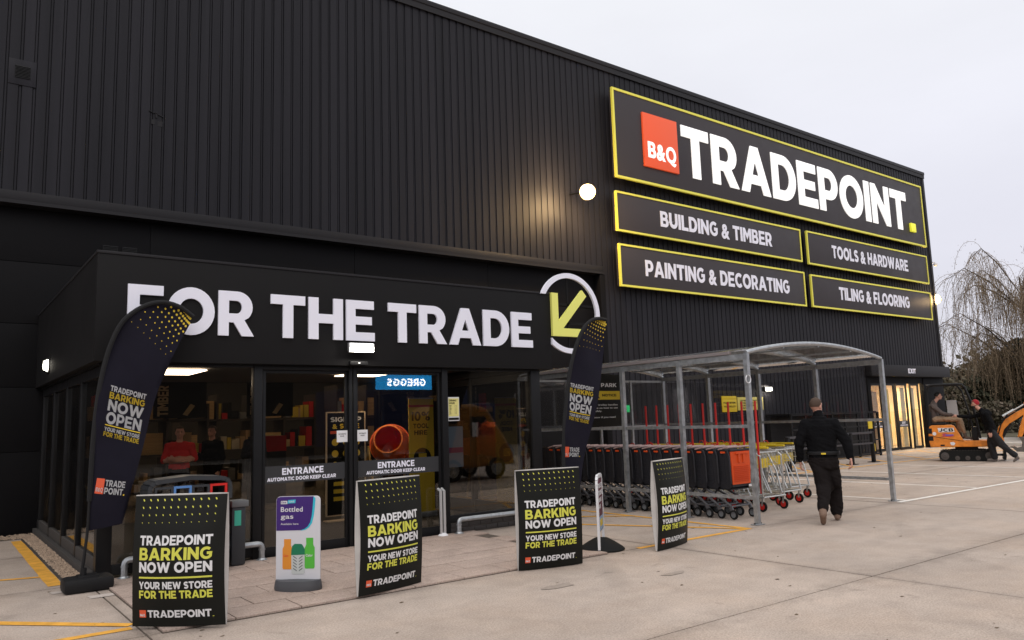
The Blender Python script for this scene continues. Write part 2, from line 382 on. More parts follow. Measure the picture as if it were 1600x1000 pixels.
GL = {
 'A': ([[(0,0),(.27,0),(.34,.19),(.71,.19),(.78,0),(1.05,0),(.66,1),(.39,1)], [(.41,.39),(.525,.69),(.64,.39)]], 1.05),
 'B': _B(),
 'C': ([stroke(arc(.52,.5,.395,.39,45,315,26), .24)], .90),
 'D': ([[(0,0),(.42,0)]+arc(.42,.5,.5,.5,-90,90,20)+[(0,1)], [(.25,.22),(.41,.22)]+arc(.41,.5,.25,.28,-90,90,12)+[(.25,.78)]], .92),
 'E': ([[(0,0),(.78,0),(.78,.21),(.25,.21),(.25,.4),(.70,.4),(.70,.6),(.25,.6),(.25,.79),(.76,.79),(.76,1),(0,1)]], .78),
 'F': ([[(0,0),(.25,0),(.25,.36),(.69,.36),(.69,.57),(.25,.57),(.25,.79),(.76,.79),(.76,1),(0,1)]], .76),
 'G': ([stroke(arc(.52,.5,.395,.39,48,322,26)+[(.85,.49),(.55,.49)], .22)], .98),
 'H': ([[(0,0),(.25,0),(.25,.39),(.64,.39),(.64,0),(.89,0),(.89,1),(.64,1),(.64,.61),(.25,.61),(.25,1),(0,1)]], .89),
 'I': ([[(0,0),(.25,0),(.25,1),(0,1)]], .25),
 'J': ([stroke([(.50,1)]+arc(.27,.36,.23,.245,0,-150,12), .24)], .64),
 'K': ([[(0,0),(.25,0),(.25,.26),(.36,.39),(.62,0),(.93,0),(.54,.57),(.91,1),(.61,1),(.25,.58),(.25,1),(0,1)]], .92),
 'L': ([[(0,0),(.73,0),(.73,.22),(.25,.22),(.25,1),(0,1)]], .73),
 'M': ([[(0,0),(.24,0),(.24,.6),(.505,.2),(.515,.2),(.78,.6),(.78,0),(1.03,0),(1.03,1),(.78,1),(.515,.58),(.25,1),(0,1)]], 1.03),
 'N': ([[(0,0),(.24,0),(.24,.58),(.69,0),(.90,0),(.90,1),(.66,1),(.66,.44),(.22,1),(0,1)]], .90),
 'O': ([arc(.54,.5,.54,.52,0,348.75,31), arc(.54,.5,.28,.275,0,345,23)], 1.08),
 'P': ([[(0,0),(.25,0),(.25,.28),(.45,.28)]+arc(.45,.64,.38,.36,-90,90,14)+[(0,1)], [(.25,.49),(.44,.49)]+arc(.44,.64,.13,.15,-90,90,8)+[(.25,.79)]], .83),
 'R': ([[(0,0),(.25,0),(.25,.30),(.37,.30),(.57,0),(.87,0),(.63,.36)]+arc(.45,.65,.38,.35,-42,90,12)+[(0,1)], [(.25,.5),(.44,.5)]+arc(.44,.645,.13,.145,-90,90,8)+[(.25,.79)]], .87),
 'S': ([stroke(arc(.42,.70,.27,.185,28,270,18)+arc(.40,.30,.29,.185,88,-152,18), .225)], .80),
 'T': ([[(.295,0),(.545,0),(.545,.78),(.84,.78),(.84,1),(0,1),(0,.78),(.295,.78)]], .84),
 'U': ([stroke([(.125,1),(.125,.42)]+arc(.445,.42,.32,.295,180,360,16)+[(.765,1)], .25)], .89),
 'V': ([[(.38,0),(.66,0),(1.04,1),(.77,1),(.52,.32),(.27,1),(0,1)]], 1.04),
 'W': ([[(.32,0),(.54,0),(.74,.58),(.94,0),(1.16,0),(1.48,1),(1.22,1),(1.04,.42),(.85,1),(.64,1),(.45,.42),(.27,1),(0,1)]], 1.48),
 'X': ([[(0,0),(.3,0),(.48,.29),(.66,0),(.97,0),(.65,.5),(.95,1),(.65,1),(.48,.72),(.31,1),(.01,1),(.32,.5)]], .97),
 'Y': ([[(.36,0),(.61,0),(.61,.37),(.98,1),(.70,1),(.49,.61),(.28,1),(0,1),(.36,.37)]], .98),
 '.': ([[(0,0),(.25,0),(.25,.25),(0,.25)]], .25),
 '!': ([[(0,0),(.25,0),(.25,1),(0,1)]], .25),
}
_cache = {}
def _curve_mesh(contours, e):
    cu = bpy.data.curves.new('g', 'CURVE'); cu.dimensions = '2D'; cu.fill_mode = 'BOTH' if e else 'FRONT'; cu.extrude = e
    for c in contours:
        s = cu.splines.new('POLY'); s.points.add(len(c)-1); s.use_cyclic_u = True
        for i, (x, y) in enumerate(c): s.points[i].co = (x, y, 0, 1)
    return _obj_mesh(cu)
def _obj_mesh(cu):
    ob = bpy.data.objects.new('g', cu); COL.objects.link(ob)
    dg = bpy.context.evaluated_depsgraph_get(); me = bpy.data.meshes.new_from_object(ob.evaluated_get(dg))
    r = ([tuple(v.co) for v in me.vertices], [tuple(p.vertices) for p in me.polygons])
    bpy.data.objects.remove(ob); bpy.data.meshes.remove(me); return r
def text(s, h, width=None, depth=0.0, style='heavy', gap=0.075):
    """list of (verts(x, z, n), faces) per glyph; baseline at 0, cap height h, laid left to right, fitted to width"""
    out = []; x = 0.0
    if style == 'heavy':
        for ch in s:
            if ch == ' ': x += 0.36; continue
            if ch not in GL:
                key = ('p', ch)
                if key not in _cache:
                    fc = bpy.data.curves.new('t', 'FONT'); fc.body = ch; fc.size = 1.38; fc.offset = 0.045; fc.extrude = 0.5
                    vs, fs = _obj_mesh(fc); x0 = min(v[0] for v in vs); x1 = max(v[0] for v in vs)
                    _cache[key] = ([(v[0]-x0, v[1], v[2]) for v in vs], fs, x1-x0)
            else:
                key = ('h', ch)
                if key not in _cache:
                    vs, fs = _curve_mesh(GL[ch][0], 0.5); _cache[key] = (vs, fs, GL[ch][1])
            vs, fs, w = _cache[key]
            out.append(([(v[0]+x, v[1], v[2]+0.5) for v in vs], fs)); x += w+gap
        total = x-gap
        if s.endswith(' '): total = x
    else:
        off = {'bold': 0.032, 'round': 0.018, 'thin': 0.008}[style]
        key = (style, s)
        if key not in _cache:
            fc = bpy.data.curves.new('t', 'FONT'); fc.body = s; fc.size = 1.40; fc.offset = off; fc.extrude = 0.5; fc.space_character = 1.06
            vs, fs = _obj_mesh(fc); _cache[key] = (vs, fs)
        vs, fs = _cache[key]; x0 = min(v[0] for v in vs); total = max(v[0] for v in vs)-x0
        out.append(([(v[0]-x0, v[1], v[2]+0.5) for v in vs], fs))
    sx = width/total if width else h
    res = []
    for vs, fs in out: res.append(([(v[0]*sx, v[1]*h, v[2]*max(depth, 0.0012)) for v in vs], fs))
    return res, total*sx
def write(mb, s, h, fr, x=0.0, z=0.0, width=None, depth=0.0, style='heavy', align='l', slope=0.0, gap=.085):
    gl, w = text(s, h, width, depth, style, gap)
    ox = x-(w/2 if align == 'c' else w if align == 'r' else 0)
    for vs, fs in gl: mb.add([fr(v[0]+ox, v[1]+z+slope*(v[0]), v[2]) for v in vs], fs)
    return w
def facade(Y): return lambda x, z, n: (x, Y-n, z)          # a plane that faces the car park
# ================================================================== GROUND
ground = thing('ground', (0, 0, 0), kind='structure')
MB().add([(-400,-400,-.03),(500,-400,-.03),(500,500,-.03),(-400,500,-.03)], [(0,1,2,3)]).build('ground_base', M['tarmac'], ground)
GX, GY, SW, SH, G = 1.55, 1.35, 6.09, 2.9, 0.009
sm = MB().box(G, SW-G, G, SH-G, -.028, 0, 0).mesh('concrete_slab', M['slab'], smooth=False)
for i in range(-2, 7):
    for j in range(-4, 5):
        x, y = GX+i*SW, GY+j*SH
        inst('concrete_slab', sm, (x, y, rnd.uniform(-.0015, .0015)), ground)
# joint filler, dark and slightly sunk
MB().box(GX-2*SW, GX+7*SW, GY-4*SH, GY+5*SH, -.029, -.010).build('joint_filler', M['dirt'], ground)

def strip(p0, p1, w, m, z=0.004):
    p0, p1 = Vector((*p0, 0)), Vector((*p1, 0)); d = (p1-p0).normalized(); a = Vector((-d.y, d.x, 0))*w/2
    o = MB()
    n = max(1, int((p1-p0).length/0.25)); vs = []
    for i in range(n+1):
        p = p0.lerp(p1, i/n); k = 1+rnd.uniform(-.05, .05)
        vs += [p-a*k+Vector((0,0,z)), p+a*k+Vector((0,0,z))]
    o.add(vs, [(2*i, 2*i+2, 2*i+3, 2*i+1) for i in range(n)])
    return o.build('painted_line', m, ground)
Yl, Wl = M['lineyel'], M['linewhite']
strip((1.26, 15.0), (1.25, 10.2), .15, Yl)
strip((-3.0, 15.46), (1.18, 15.35), .09, Yl, .0055)
strip((-3.2, 12.6), (1.18, 10.95), .09, Yl, .0055)
strip((-3.2, 12.65), (1.52, 7.62), .11, Yl, .0055)
strip((-3.2, 7.50), (1.50, 7.50), .11, Yl, .004)
strip((-3.2, 4.0), (-3.2, 15.3), .11, Yl, .003)
strip((9.60, 7.15), (9.66, 15.0), .09, Yl)
strip((9.55, 7.17), (7.15, 11.6), .09, Yl, .0055)
strip((7.3, 7.14), (9.62, 7.14), .09, Yl, .003)
strip((7.9, 11.3), (9.6, 9.5), .09, Yl, .0048)
strip((13.9, 7.13), (29.0, 7.02), .10, Wl)
for k in range(0, 6): strip((14.28+2.93*k, 7.19), (14.32+2.93*k, 12.2), .09, Wl)
# hatched yellow keep-clear area by the exit
strip((14.3, 12.4), (36, 12.2), .10, Yl); strip((14.3, 14.9), (36, 14.9), .10, Yl)
for k in range(10): strip((15.3+2.2*k, 12.48), (17.5+2.2*k, 14.82), .10, Yl, .0055)
for k in range(5): strip((29.5+2.2*k, 6.0), (31.7+2.2*k, 12.1), .10, Yl, .0055)
# patched stains
for (x, y, a, b) in ((5.15, 6.15, .19, .10), (6.4, 5.75, .16, .07), (1.25, 9.75, .12, .09), (1.55, 9.2, .15, .11)):
    pts = [(x+a*math.cos(t)*(1+.25*math.sin(3*t+x)), y+b*math.sin(t)*(1+.3*math.cos(2*t))) for t in [2*math.pi*k/14 for k in range(14)]]
    c_ = mat('dark_patch', (0.31, 0.255, 0.215), 0.8, var=.15, vscale=20) if y < 7 else mat('old_mortar_splash', (0.48, 0.42, 0.38), 0.8)
    MB().add([(p[0], p[1], .004) for p in pts], [tuple(range(14))]).build('stain', c_, ground)

db = MB()
for k in range(240):
    x, y = rnd.uniform(1, 24), rnd.uniform(1.2, 11.5)
    if 1.6 < x < 6.8 and y > 7: continue
    r = rnd.uniform(.006, .022); a = rnd.uniform(0, 6.28)
    db.add([(x+r*math.cos(a+q)*(1+.5*(q % 2)), y+r*math.sin(a+q), .002+.006*((q*7) % 3)/3) for q in (0, 1.3, 2.6, 3.9, 5.1)], [(0,1,2,3,4)])
tag(db.build('leaf_litter', mat('litter_brown', (.11, .075, .045), .9), smooth=False), 'scattered small brown leaf scraps and grit on the concrete', 'litter', kind='stuff')
# ------------------------------------------------------------------ pavement in front of the entrance
pavement = thing('pavement', (1.66, 7.12, 0), kind='structure')
MB().box(1.66, 6.75, 7.12, 10.12, -.02, .006).build('bedding', M['dirt'], pavement)
ps = MB().box(.005, .595, .005, .415, .0, .024, .004).mesh('paving_slab', M['pave'])
ph = MB().box(.005, .295, .005, .415, .0, .024, .004).mesh('paving_slab_half', M['pave'])
row = 0; y = 7.125
pave_mats = [M['pave']]
while y+.42 <= 10.2:
    x = 1.665-(0.3 if row % 2 else 0)
    while x < 6.72:
        if x < 1.66: inst('paving_slab', ph, (x+.3-1.66, y-7.12, rnd.uniform(-.002, .002)), pavement)
        else:
            last = x+.6 > 6.76
            inst('paving_slab', ph if last else ps, (x-1.66, y-7.12, rnd.uniform(-.002, .002)), pavement, rnd.uniform(-.003, .003))
        x += .6
    y += .42; row += 1

# ------------------------------------------------------------------ gravel strip
kb = MB(); kb.box(1.335, 1.365, 10.3, 15.1, -.02, .012); kb.build('timber_edging', mat('dark_edging', (0.05, 0.042, 0.036), .9), ground)
MB().box(1.365, 1.64, 10.3, 15.2, -.02, .006).box(-8, 1.64, 15.2, 15.84, -.02, .006).build('gravel_bed', M['dirt'], ground)
gv = MB()
for k in range(5200):
    if k < 3000: x, y = rnd.uniform(1.37, 1.64), rnd.uniform(10.3, 15.2)
    else: x, y = rnd.uniform(-2.5, 1.64), rnd.uniform(15.2, 15.84)
    r = rnd.uniform(.010, .024); a = rnd.uniform(0, 3)
    ca, sa = math.cos(a)*r, math.sin(a)*r; h = r*rnd.uniform(.6, 1.0); z = .008+rnd.uniform(0, .012)
    gv.add([(x+ca, y+sa, z), (x-sa, y+ca, z), (x-ca, y-sa, z), (x+sa, y-ca, z), (x+rnd.uniform(-.4,.4)*r, y, z+h), (x, y, z-h*.5)],
           [(0,1,4),(1,2,4),(2,3,4),(3,0,4)])
tag(gv.build('gravel', M['gravel'], smooth=False), 'strip of pale brown gravel along the foot of the dark wall', 'gravel', kind='stuff')

# ================================================================== STORE BUILDING
YC = 15.60      # face of the ribbed cladding
store = thing('store_building', (1.6, 15.9, 0), 'large charcoal retail warehouse with ribbed metal cladding and glazed entrance', 'building')
XR, ZT = 35.28, 12.02
w = MB()
w.box(-9, XR-.02, YC+.035, YC+.2, 5.8, ZT)
w.box(15.2, 28.9, YC+.035, YC+.2, 0, 5.8); w.box(28.9, XR-.02, YC+.035, YC+.2, 2.92, 5.8)
w.box(XR-.2, XR-.02, YC+.2, 45, 0, ZT); w.box(-9, XR-.2, YC+.2, 45, ZT-.15, ZT-.02); w.box(-9, XR-.2, 44.8, 45, 0, ZT-.15); w.box(-9, -8.8, YC+.2, 45, 0, ZT-.15)
w.build('wall_core', M['trim'], store)
PITCH = 0.2165
def pan(h):
    b = MB(); pr = [(.0, .034), (.004, .002), (.006, 0), (.162, 0), (.164, .002), (.168, .034)]
    vs = []
    for z in (0, h): vs += [(x, y, z) for x, y in pr]
    b.add(vs, [(0,1,7,6),(1,2,8,7),(2,3,9,8),(3,4,10,9),(4,5,11,10),(0,5,4,3,2,1),(6,7,8,9,10,11)])
    b.box(.178, .2055, .012, .034, 0, h)
    return b.mesh('cladding_sheet', M['clad'], smooth=False)
pans = {}
x = -8.9
VX0, VX1, VZ0, VZ1 = 0.845, 1.268, 7.86, 8.33
while x < XR-.2:
    segs = [(5.86, ZT-.02)] if x < 15.05 else ([(0.05, ZT-.02)] if x < 28.6 else [(3.40, ZT-.02)])
    if x+.2 > VX0 and x < VX1: segs = [(5.86, VZ0), (VZ1, ZT-.02)]
    for a, b in segs:
        k = round(b-a, 3)
        if k not in pans: pans[k] = pan(b-a)
        o = inst('cladding_sheet', pans[k], Vector((x, YC, a))-wloc(store), store)
    x += PITCH
# trims
MB().box(-9, XR+.06, YC-.07, YC+.42, ZT, ZT+.13, .012).box(-9, XR+.05, YC-.05, YC-.035, ZT-.16, ZT+.02).build('parapet_capping', M['trim'], store)
MB().box(XR-.14, XR+.03, YC-.03, YC+.1, 3.36, ZT-.02, .01).build('corner_trim', M['trim'], store)
fl = MB(); fl.box(-9, 15.12, YC-.012, YC+.02, 5.765, 5.925, .004); fl.box(-9, 15.12, YC-.02, YC+.3, 5.70, 5.763)
fl.build('drip_flashing', M['trim'], store)
MB().box(15.0, 15.2, YC-.002, YC+.3, 0, 5.69, .01).build('jamb_trim', M['smooth'], store)
# flat lower wall panels, recessed under the flashing, with open joints
YP = 15.86
MB().box(-9, 1.72, YP+.03, YP+.2, 0, 5.7).box(8.15, 15.0, YP+.03, YP+.2, 0, 5.7).box(1.72, 8.15, YP+.03, YP+.2, 2.62, 5.7).build('wall_backing', M['black'], store)
zs = [0.0, 1.40, 2.51, 3.625, 4.725, 5.70]
xs = [-9, -5.2, -1.0, 3.3, 7.6, 11.3, 15.0]
def panel(x0, x1, z0, z1): MB().box(x0+.004, x1-.004, YP, YP+.029, z0+.005, z1-.005, .003).build('wall_panel', M['smooth'], store)
for i in range(6):
    for j in range(5):
        x0, x1, z0, z1 = xs[i], xs[i+1], zs[j], zs[j+1]
        if z0 < 2.6:
            if x1 <= 1.7 or x0 >= 8.15: panel(x0, x1, z0, z1)
            elif x0 < 1.7: panel(x0, 1.72, z0, z1)
            elif x1 > 8.15 and x0 < 8.15: panel(8.15, x1, z0, z1)
        else: panel(x0, x1, z0, z1)
# vent plate on the ribbed wall with louvred grille
MB().box(VX0, VX1, YC-.012, YC+.01, VZ0, VZ1, .004).box(VX0, VX1, YC+.01, YC+.034, VZ0, VZ1).build('vent_plate', M['clad'], store)
g = MB(); g.box(.94, 1.18, YC-.016, YC-.0125, 7.99, 8.22)
for k in range(9): g.obox((.945, YC-.022, 8.0+k*.026), (1.175, YC-.022, 8.0+k*.026), .004, .02, (0, .6, 1))
g.build('vent_grille', M['black'], store)
for x0 in (2.48, 2.81):
    g = MB(); g.box(x0, x0+.26, YP-.014, YP-.002, 4.95, 5.17)
    for k in range(8): g.obox((x0+.01, YP-.02, 4.965+k*.027), (x0+.25, YP-.02, 4.965+k*.027), .004, .02, (0, .6, 1))
    g.build('wall_grille', M['black'], store)
MB().obox((3.15, YC-.01, 7.86), (3.42, YC-.01, 7.78), .02, .012).box(3.27, 3.30, YC-.02, YC, 7.74, 7.86).box(3.20, 3.27, YC-.004, YC-.001, 7.60, 7.70).box(3.31, 3.40, YC-.004, YC-.001, 7.58, 7.68).build('old_bracket', M['trim'], store)
# small bracket / roof cameras
# ------------------------------------------------------------------ entrance porch (a part of the store)
X0, X1, YF = 1.62, 8.18, 10.08
b = MB()
b.box(1.51, 8.375, 9.97, 10.07, 2.495, 3.765, .006).box(1.511, 1.60, 10.071, YP-.002, 2.495, 3.765).box(8.29, 8.374, 10.071, YP-.002, 2.495, 3.765).box(1.601, 8.289, 10.071, YP-.002, 3.70, 3.764)
b.build('entrance_fascia', M['fascia'], store)
b = MB(); b.box(1.50, 8.385, 9.96, YP-.003, 3.766, 3.80, .005).build('fascia_capping', M['trim'], store)
MB().box(1.60, 8.289, 10.072, 10.20, 2.491, 2.56).box(1.601, 1.75, 10.2, YP-.01, 2.47, 2.56).box(8.1, 8.289, 10.2, YP-.01, 2.47, 2.56).build('soffit', M['frame'], store)
def post(x0, x1, y0, y1, z0=.0, z1=2.49): MB().box(x0, x1, y0, y1, z0, z1, .006).build('door_post', M['frame'], store)
post(1.62, 1.78, YF, YF+.16); post(3.40, 3.51, YF, YF+.12); post(4.735, 4.785, YF, YF+.06); post(4.800, 4.85, YF, YF+.06)
post(6.27, 6.37, YF, YF+.12); post(8.0, 8.19, YF, YF+.16)
for y in (11.6, 12.9, 14.3, 15.65): post(1.62, 1.70, y, y+.09)
for y in (12.0, 13.9, 15.65): post(8.10, 8.19, y, y+.09)
MB().box(1.78, 3.40, YF+.01, YF+.10, 0.05, .17, .004).build('window_sill', M['frame'], store)
MB().box(1.78, 3.40, YF+.012, YF+.09, 2.455, 2.49, .004).build('window_head', M['frame'], store)
MB().box(6.37, 8.0, YF+.01, YF+.10, 0.165, .27, .004).build('window_sill', M['frame'], store)
MB().box(6.37, 8.0, YF+.012, YF+.09, 2.455, 2.49, .004).build('window_head', M['frame'], store)
MB().box(3.51, 6.27, YF+.012, YF+.11, 2.43, 2.49, .004).build('door_track', M['frame'], store)
MB().box(1.625, 1.695, YF+.17, YP-.01, .10, .24, .004).box(1.56, 1.72, YF+.17, YP-.01, 0, .10, .01).build('side_plinth', mat('plinth_stone', (0.045, 0.040, 0.037), .8), store)
MB().box(1.625, 1.695, YF+.17, YP-.01, 2.34, 2.46).build('side_head', M['frame'], store)
MB().box(8.11, 8.18, YF+.17, YP-.01, .0, .25).box(8.11, 8.18, YF+.17, YP-.01, 2.34, 2.46).build('side_sill', M['frame'], store)
# panes
def pane(x0, x1, y0, y1, z0, z1, nm='glass_pane', par=None): return MB().box(x0, x1, y0, y1, z0, z1).build(nm, M['glass'], par or store)
pane(1.78, 3.40, YF+.045, YF+.051, .17, 2.455); pane(6.37, 8.0, YF+.045, YF+.051, .27, 2.455)
ys = [YF+.17, 11.6, 12.99, 14.39, 15.65]
for a, b_ in ((YF+.17, 11.6), (11.69, 12.9), (12.99, 14.3), (14.39, 15.65)): pane(1.655, 1.661, a, b_, .24, 2.34)
for a, b_ in ((YF+.17, 12.0), (12.09, 13.9), (13.99, 15.65)): pane(8.14, 8.146, a, b_, .25, 2.34)
# two sliding doors
for (a, b_, tx, tw) in ((3.53, 4.735, 3.80, .58), (4.85, 6.26, 5.20, .60)):
    d = MB()
    d.box(a, a+.04, YF+.05, YF+.09, .02, 2.43, .003); d.box(b_-.04, b_, YF+.05, YF+.09, .02, 2.43, .003)
    d.box(a+.04, b_-.04, YF+.05, YF+.09, .02, .14, .003); d.box(a+.04, b_-.04, YF+.05, YF+.09, 2.385, 2.43, .003)
    door = d.build('sliding_door', M['frame'], store)
    def sub(nm, mb, m): 
        o = mb.build(nm, m); o.parent = door; o.location = -wloc(store); return o
    sub('glass_pane', MB().box(a+.04, b_-.04, YF+.067, YF+.073, .14, 2.385), M['glass'])
    sub('safety_band', MB().box(a+.042, b_-.042, YF+.0625, YF+.0655, .94, 1.165), mat('grey_film', (0.030, 0.031, 0.034), .45))
    tm = MB(); fr = facade(YF+.061)
    write(tm, 'ENTRANCE', .088, fr, x=tx, z=1.045, width=tw)
    write(tm, 'AUTOMATIC DOOR KEEP CLEAR', .048, fr, x=(3.60 if a < 4 else 5.02), z=.968, width=.96)
    sub('lettering', tm, M['white'])
# notices stuck on the glass
def notice(x0, x1, z0, z1, m, lines, hdr=None, Y=YF+.040):
    b = MB(); b.box(x0, x1, Y, Y+.003, z0, z1); o = b.build('door_notice', m, store)
    t = MB()
    for (s, h, zz, wd) in lines: write(t, s, h, facade(Y-.002), x=(x0+x1)/2, z=zz, width=wd, align='c', style='bold')
    lt = t.build('lettering', M['board'], None); lt.parent = o; lt.location = -wloc(store)
    return o
notice(4.565, 4.725, 1.44, 1.60, M['paper'], [('AUTOMATIC', .014, 1.545, .11), ('DOOR', .014, 1.515, .06)])
notice(4.875, 5.035, 1.44, 1.60, M['paper'], [('AUTOMATIC', .014, 1.545, .11), ('DOOR', .014, 1.515, .06)])
o = notice(6.39, 6.595, 1.685, 2.05, M['paper'], [])
pp = MB(); pp.box(6.40, 6.585, YF+.0355, YF+.0385, 1.755, 2.03); q = pp.build('poster_print', mat('pale_yellow_print', (0.72, 0.66, 0.24), .6)); q.parent = o; q.location = -wloc(store)
pp = MB(); write(pp, 'OPENING', .026, facade(YF+.034), x=6.41, z=1.985, width=.13, style='bold'); write(pp, 'HOURS', .026, facade(YF+.034), x=6.41, z=1.945, width=.1, style='bold')
for k in range(7): write(pp, ('MON','TUE','WED','THU','FRI','SAT','SUN')[k], .011, facade(YF+.034), x=6.415, z=1.915-k*.021, style='bold'); write(pp, '7 - 8', .011, facade(YF+.034), x=6.51, z=1.915-k*.021, style='bold')
pp.box(6.40, 6.585, YF+.0352, YF+.0385, 1.70, 1.735)
q = pp.build('lettering', M['board']); q.parent = o; q.location = -wloc(store)
o = notice(6.40, 6.68, .98, 1.60, mat('blue_poster', (0.16, 0.22, 0.30), .6), [], Y=YF+.085)
pp = MB().box(6.405, 6.675, YF+.081, YF+.084, 1.20, 1.28); q = pp.build('poster_print', mat('plum_print', (0.18, 0.03, 0.10), .6)); q.parent = o; q.location = -wloc(store)
# brick plinth under the right window
MB().box(6.37, 8.19, YF+.025, YF+.12, 0, .165).build('mortar_bed', M['mortar'], store)
bm_ = MB().box(.004, .211, 0, .1, .004, .068, .003).mesh('brick', M['brick'])
bh_ = MB().box(.004, .1035, 0, .1, .004, .068, .003).mesh('brick_half', M['brick'])
for r in range(2):
    x = 6.38
    if r: inst('brick', bh_, Vector((x, YF+.012, .008+.075))-wloc(store), store); x += .1075
    while x+.215 < 8.2:
        inst('brick', bm_, Vector((x, YF+.012+rnd.uniform(-.001, .001), .008+.075*r))-wloc(store), store); x += .215

# ------------------------------------------------------------------ porch and shop interior
iw = mat('inside_dark_wall', (0.045, 0.040, 0.036), .7)
MB().box(1.72, 8.1, YF+.12, YP+.2, -.005, .010).build('mat_floor', mat('entrance_matting', (0.04, 0.037, 0.034), .9, bump=.4, bscale=80), store)
MB().box(-5, 26, YP+.2, 34, -.005, .010).build('shop_floor', mat('polished_floor', (0.22, 0.19, 0.16), .25, var=.1, vscale=2), store)
MB().box(1.72, 8.1, YF+.2, YP+.2, 2.62, 2.66).build('porch_ceiling', mat('porch_ceiling_tile', (0.10, 0.09, 0.08), .8), store)
MB().box(-5, 26, YP+.21, 34, 5.3, 5.4).build('shop_ceiling', iw, store)
MB().box(-5, 26, 34, 34.2, 0, 5.4).box(-5.2, -5, YP+.2, 34, 0, 5.4).box(26, 26.2, YP+.2, 34, 0, 5.4).build('shop_wall', iw, store)
lm = mat('ceiling_light_panel', (1, .9, .75), .5, emit=9.0, ecol=(1.0, 0.80, 0.58))
for (a, b_, c, d) in ((2.84, 3.46, 12.45, 13.5), (6.05, 6.85, 12.3, 13.5)):
    MB().box(a, b_, c, d, 2.585, 2.599).build('ceiling_light', lm, store)
for i in range(3):
    for j in range(3):
        MB().box(2.5+i*6, 2.8+i*6, 17.2+j*5, 20.2+j*5, 4.6, 4.65).build('ceiling_light', mat('shop_strip_light', (1, .9, .75), .5, emit=12.0, ecol=(1.0, 0.74, 0.46)), store)
# exit doorway on the right: a recess with a wide fascia above it
MB().box(28.9, XR+.16, YC-.22, YC+.03, 2.93, 3.38, .01).build('exit_fascia', M['trim'], store)
et = MB(); write(et, 'EXIT', .19, facade(YC-.222), x=31.75, z=3.06, width=.62, depth=.01); et.build('exit_lettering', M['white'], store)
MB().box(28.9, 29.15, YC+.0, YC+.2, 0, 2.92, .01).box(33.45, XR-.03, YC+.02, YC+.2, 0, 2.92, .01).box(29.15, 33.45, YC+.05, YC+.2, 2.66, 2.92).build('exit_surround', M['smooth'], store)
MB().box(28.9, XR+.05, YC+.2, 20.5, 2.9, 3.0).build('exit_soffit', iw, store)
for (a, b_) in ((29.15, 30.02), (30.12, 31.05), (31.15, 32.05), (32.35, 33.05)):
    d = MB(); t_ = .07 if a < 32.3 else .05
    d.box(a, a+t_, YC+.06, YC+.12, .02, 2.66); d.box(b_-t_, b_, YC+.06, YC+.12, .02, 2.66); d.box(a+t_, b_-t_, YC+.06, YC+.12, .02, .12); d.box(a+t_, b_-t_, YC+.06, YC+.12, 2.58, 2.66)
    door = d.build('exit_door', M['frame'], store)
    q = MB().box(a+t_, b_-t_, YC+.085, YC+.091, .12, 2.58).build('glass_pane', M['glass2']); q.parent = door; q.location = -wloc(store)
    if a in (29.15, 31.15):
        q = MB().box(a+t_+.005, b_-t_-.005, YC+.0795, YC+.0825, .92, 1.16).build('safety_band', mat('grey_film', (0.03, 0.03, 0.03))); q.parent = door; q.location = -wloc(store)
        tt = MB(); write(tt, 'EXIT', .09, facade(YC+.078), x=(a+b_)/2, z=1.04, align='c'); write(tt, 'AUTOMATIC DOOR', .05, facade(YC+.078), x=(a+b_)/2, z=.96, width=.6, align='c')
        q = tt.build('lettering', M['white']); q.parent = door; q.location = -wloc(store)
# exit lobby inside
MB().box(28.9, XR-.22, YC+.2, 20.5, -.005, .012).build('exit_floor', mat('polished_floor', (0.22, 0.19, 0.16), .25), store)
MB().box(28.85, 29.05, YC+.2, 20.5, 0, 2.9).box(29.05, XR-.22, 20.3, 20.5, 0, 2.9).box(34.88, 35.05, YC+.2, 20.3, 0, 2.9).build('exit_lobby_wall', mat('warm_ply', (0.55, 0.40, 0.24), .7, var=.1), store)
for k in range(3): MB().box(29.4+1.5*k, 30.5+1.5*k, 16.6, 17.6, 2.86, 2.89).build('ceiling_light', mat('exit_light', (1, .9, .75), .5, emit=58.0, ecol=(1.0, 0.80, 0.52)), store)
# ================================================================== SIGNS ON THE WALL
def wall_sign(name, x0, x1, z0, z1, Y, label, bw=.085):
    t = thing(name, ((x0+x1)/2, Y, z0), label, 'sign')
    MB().box(x0+bw*.6, x1-bw*.6, Y, Y+.16, z0+bw*.6, z1-bw*.6, .006).build('sign_panel', M['signbg'], t)
    f = MB()
    f.box(x0, x1, Y-.02, Y+.05, z1-bw, z1); f.box(x0, x1, Y-.02, Y+.05, z0, z0+bw)
    f.box(x0, x0+bw, Y-.02, Y+.05, z0+bw, z1-bw); f.box(x1-bw, x1, Y-.02, Y+.05, z0+bw, z1-bw)
    f.build('yellow_border', M['yellow'], t)
    b = MB(); 
    for k in range(3): b.box(x0+.5+k*(x1-x0-1.2)/2, x0+.6+k*(x1-x0-1.2)/2, Y+.16, YC+.03, z0+.1, z1-.1)
    b.build('fixing_rail', M['trim'], t)
    return t
YS = 15.30
t = wall_sign('main_sign', 15.53, 34.30, 8.54, 11.27, YS, 'huge illuminated store name sign with red square logo, high on the ribbed wall', .07)
rs = MB().box(16.72, 18.25, YS-.07, YS-.004, 9.07, 10.75, .01).build('red_logo_square', M['litred'], t)
b = MB(); write(b, 'B&Q', .50, facade(YS-.071), x=16.88, z=9.36, width=1.24, depth=.012)
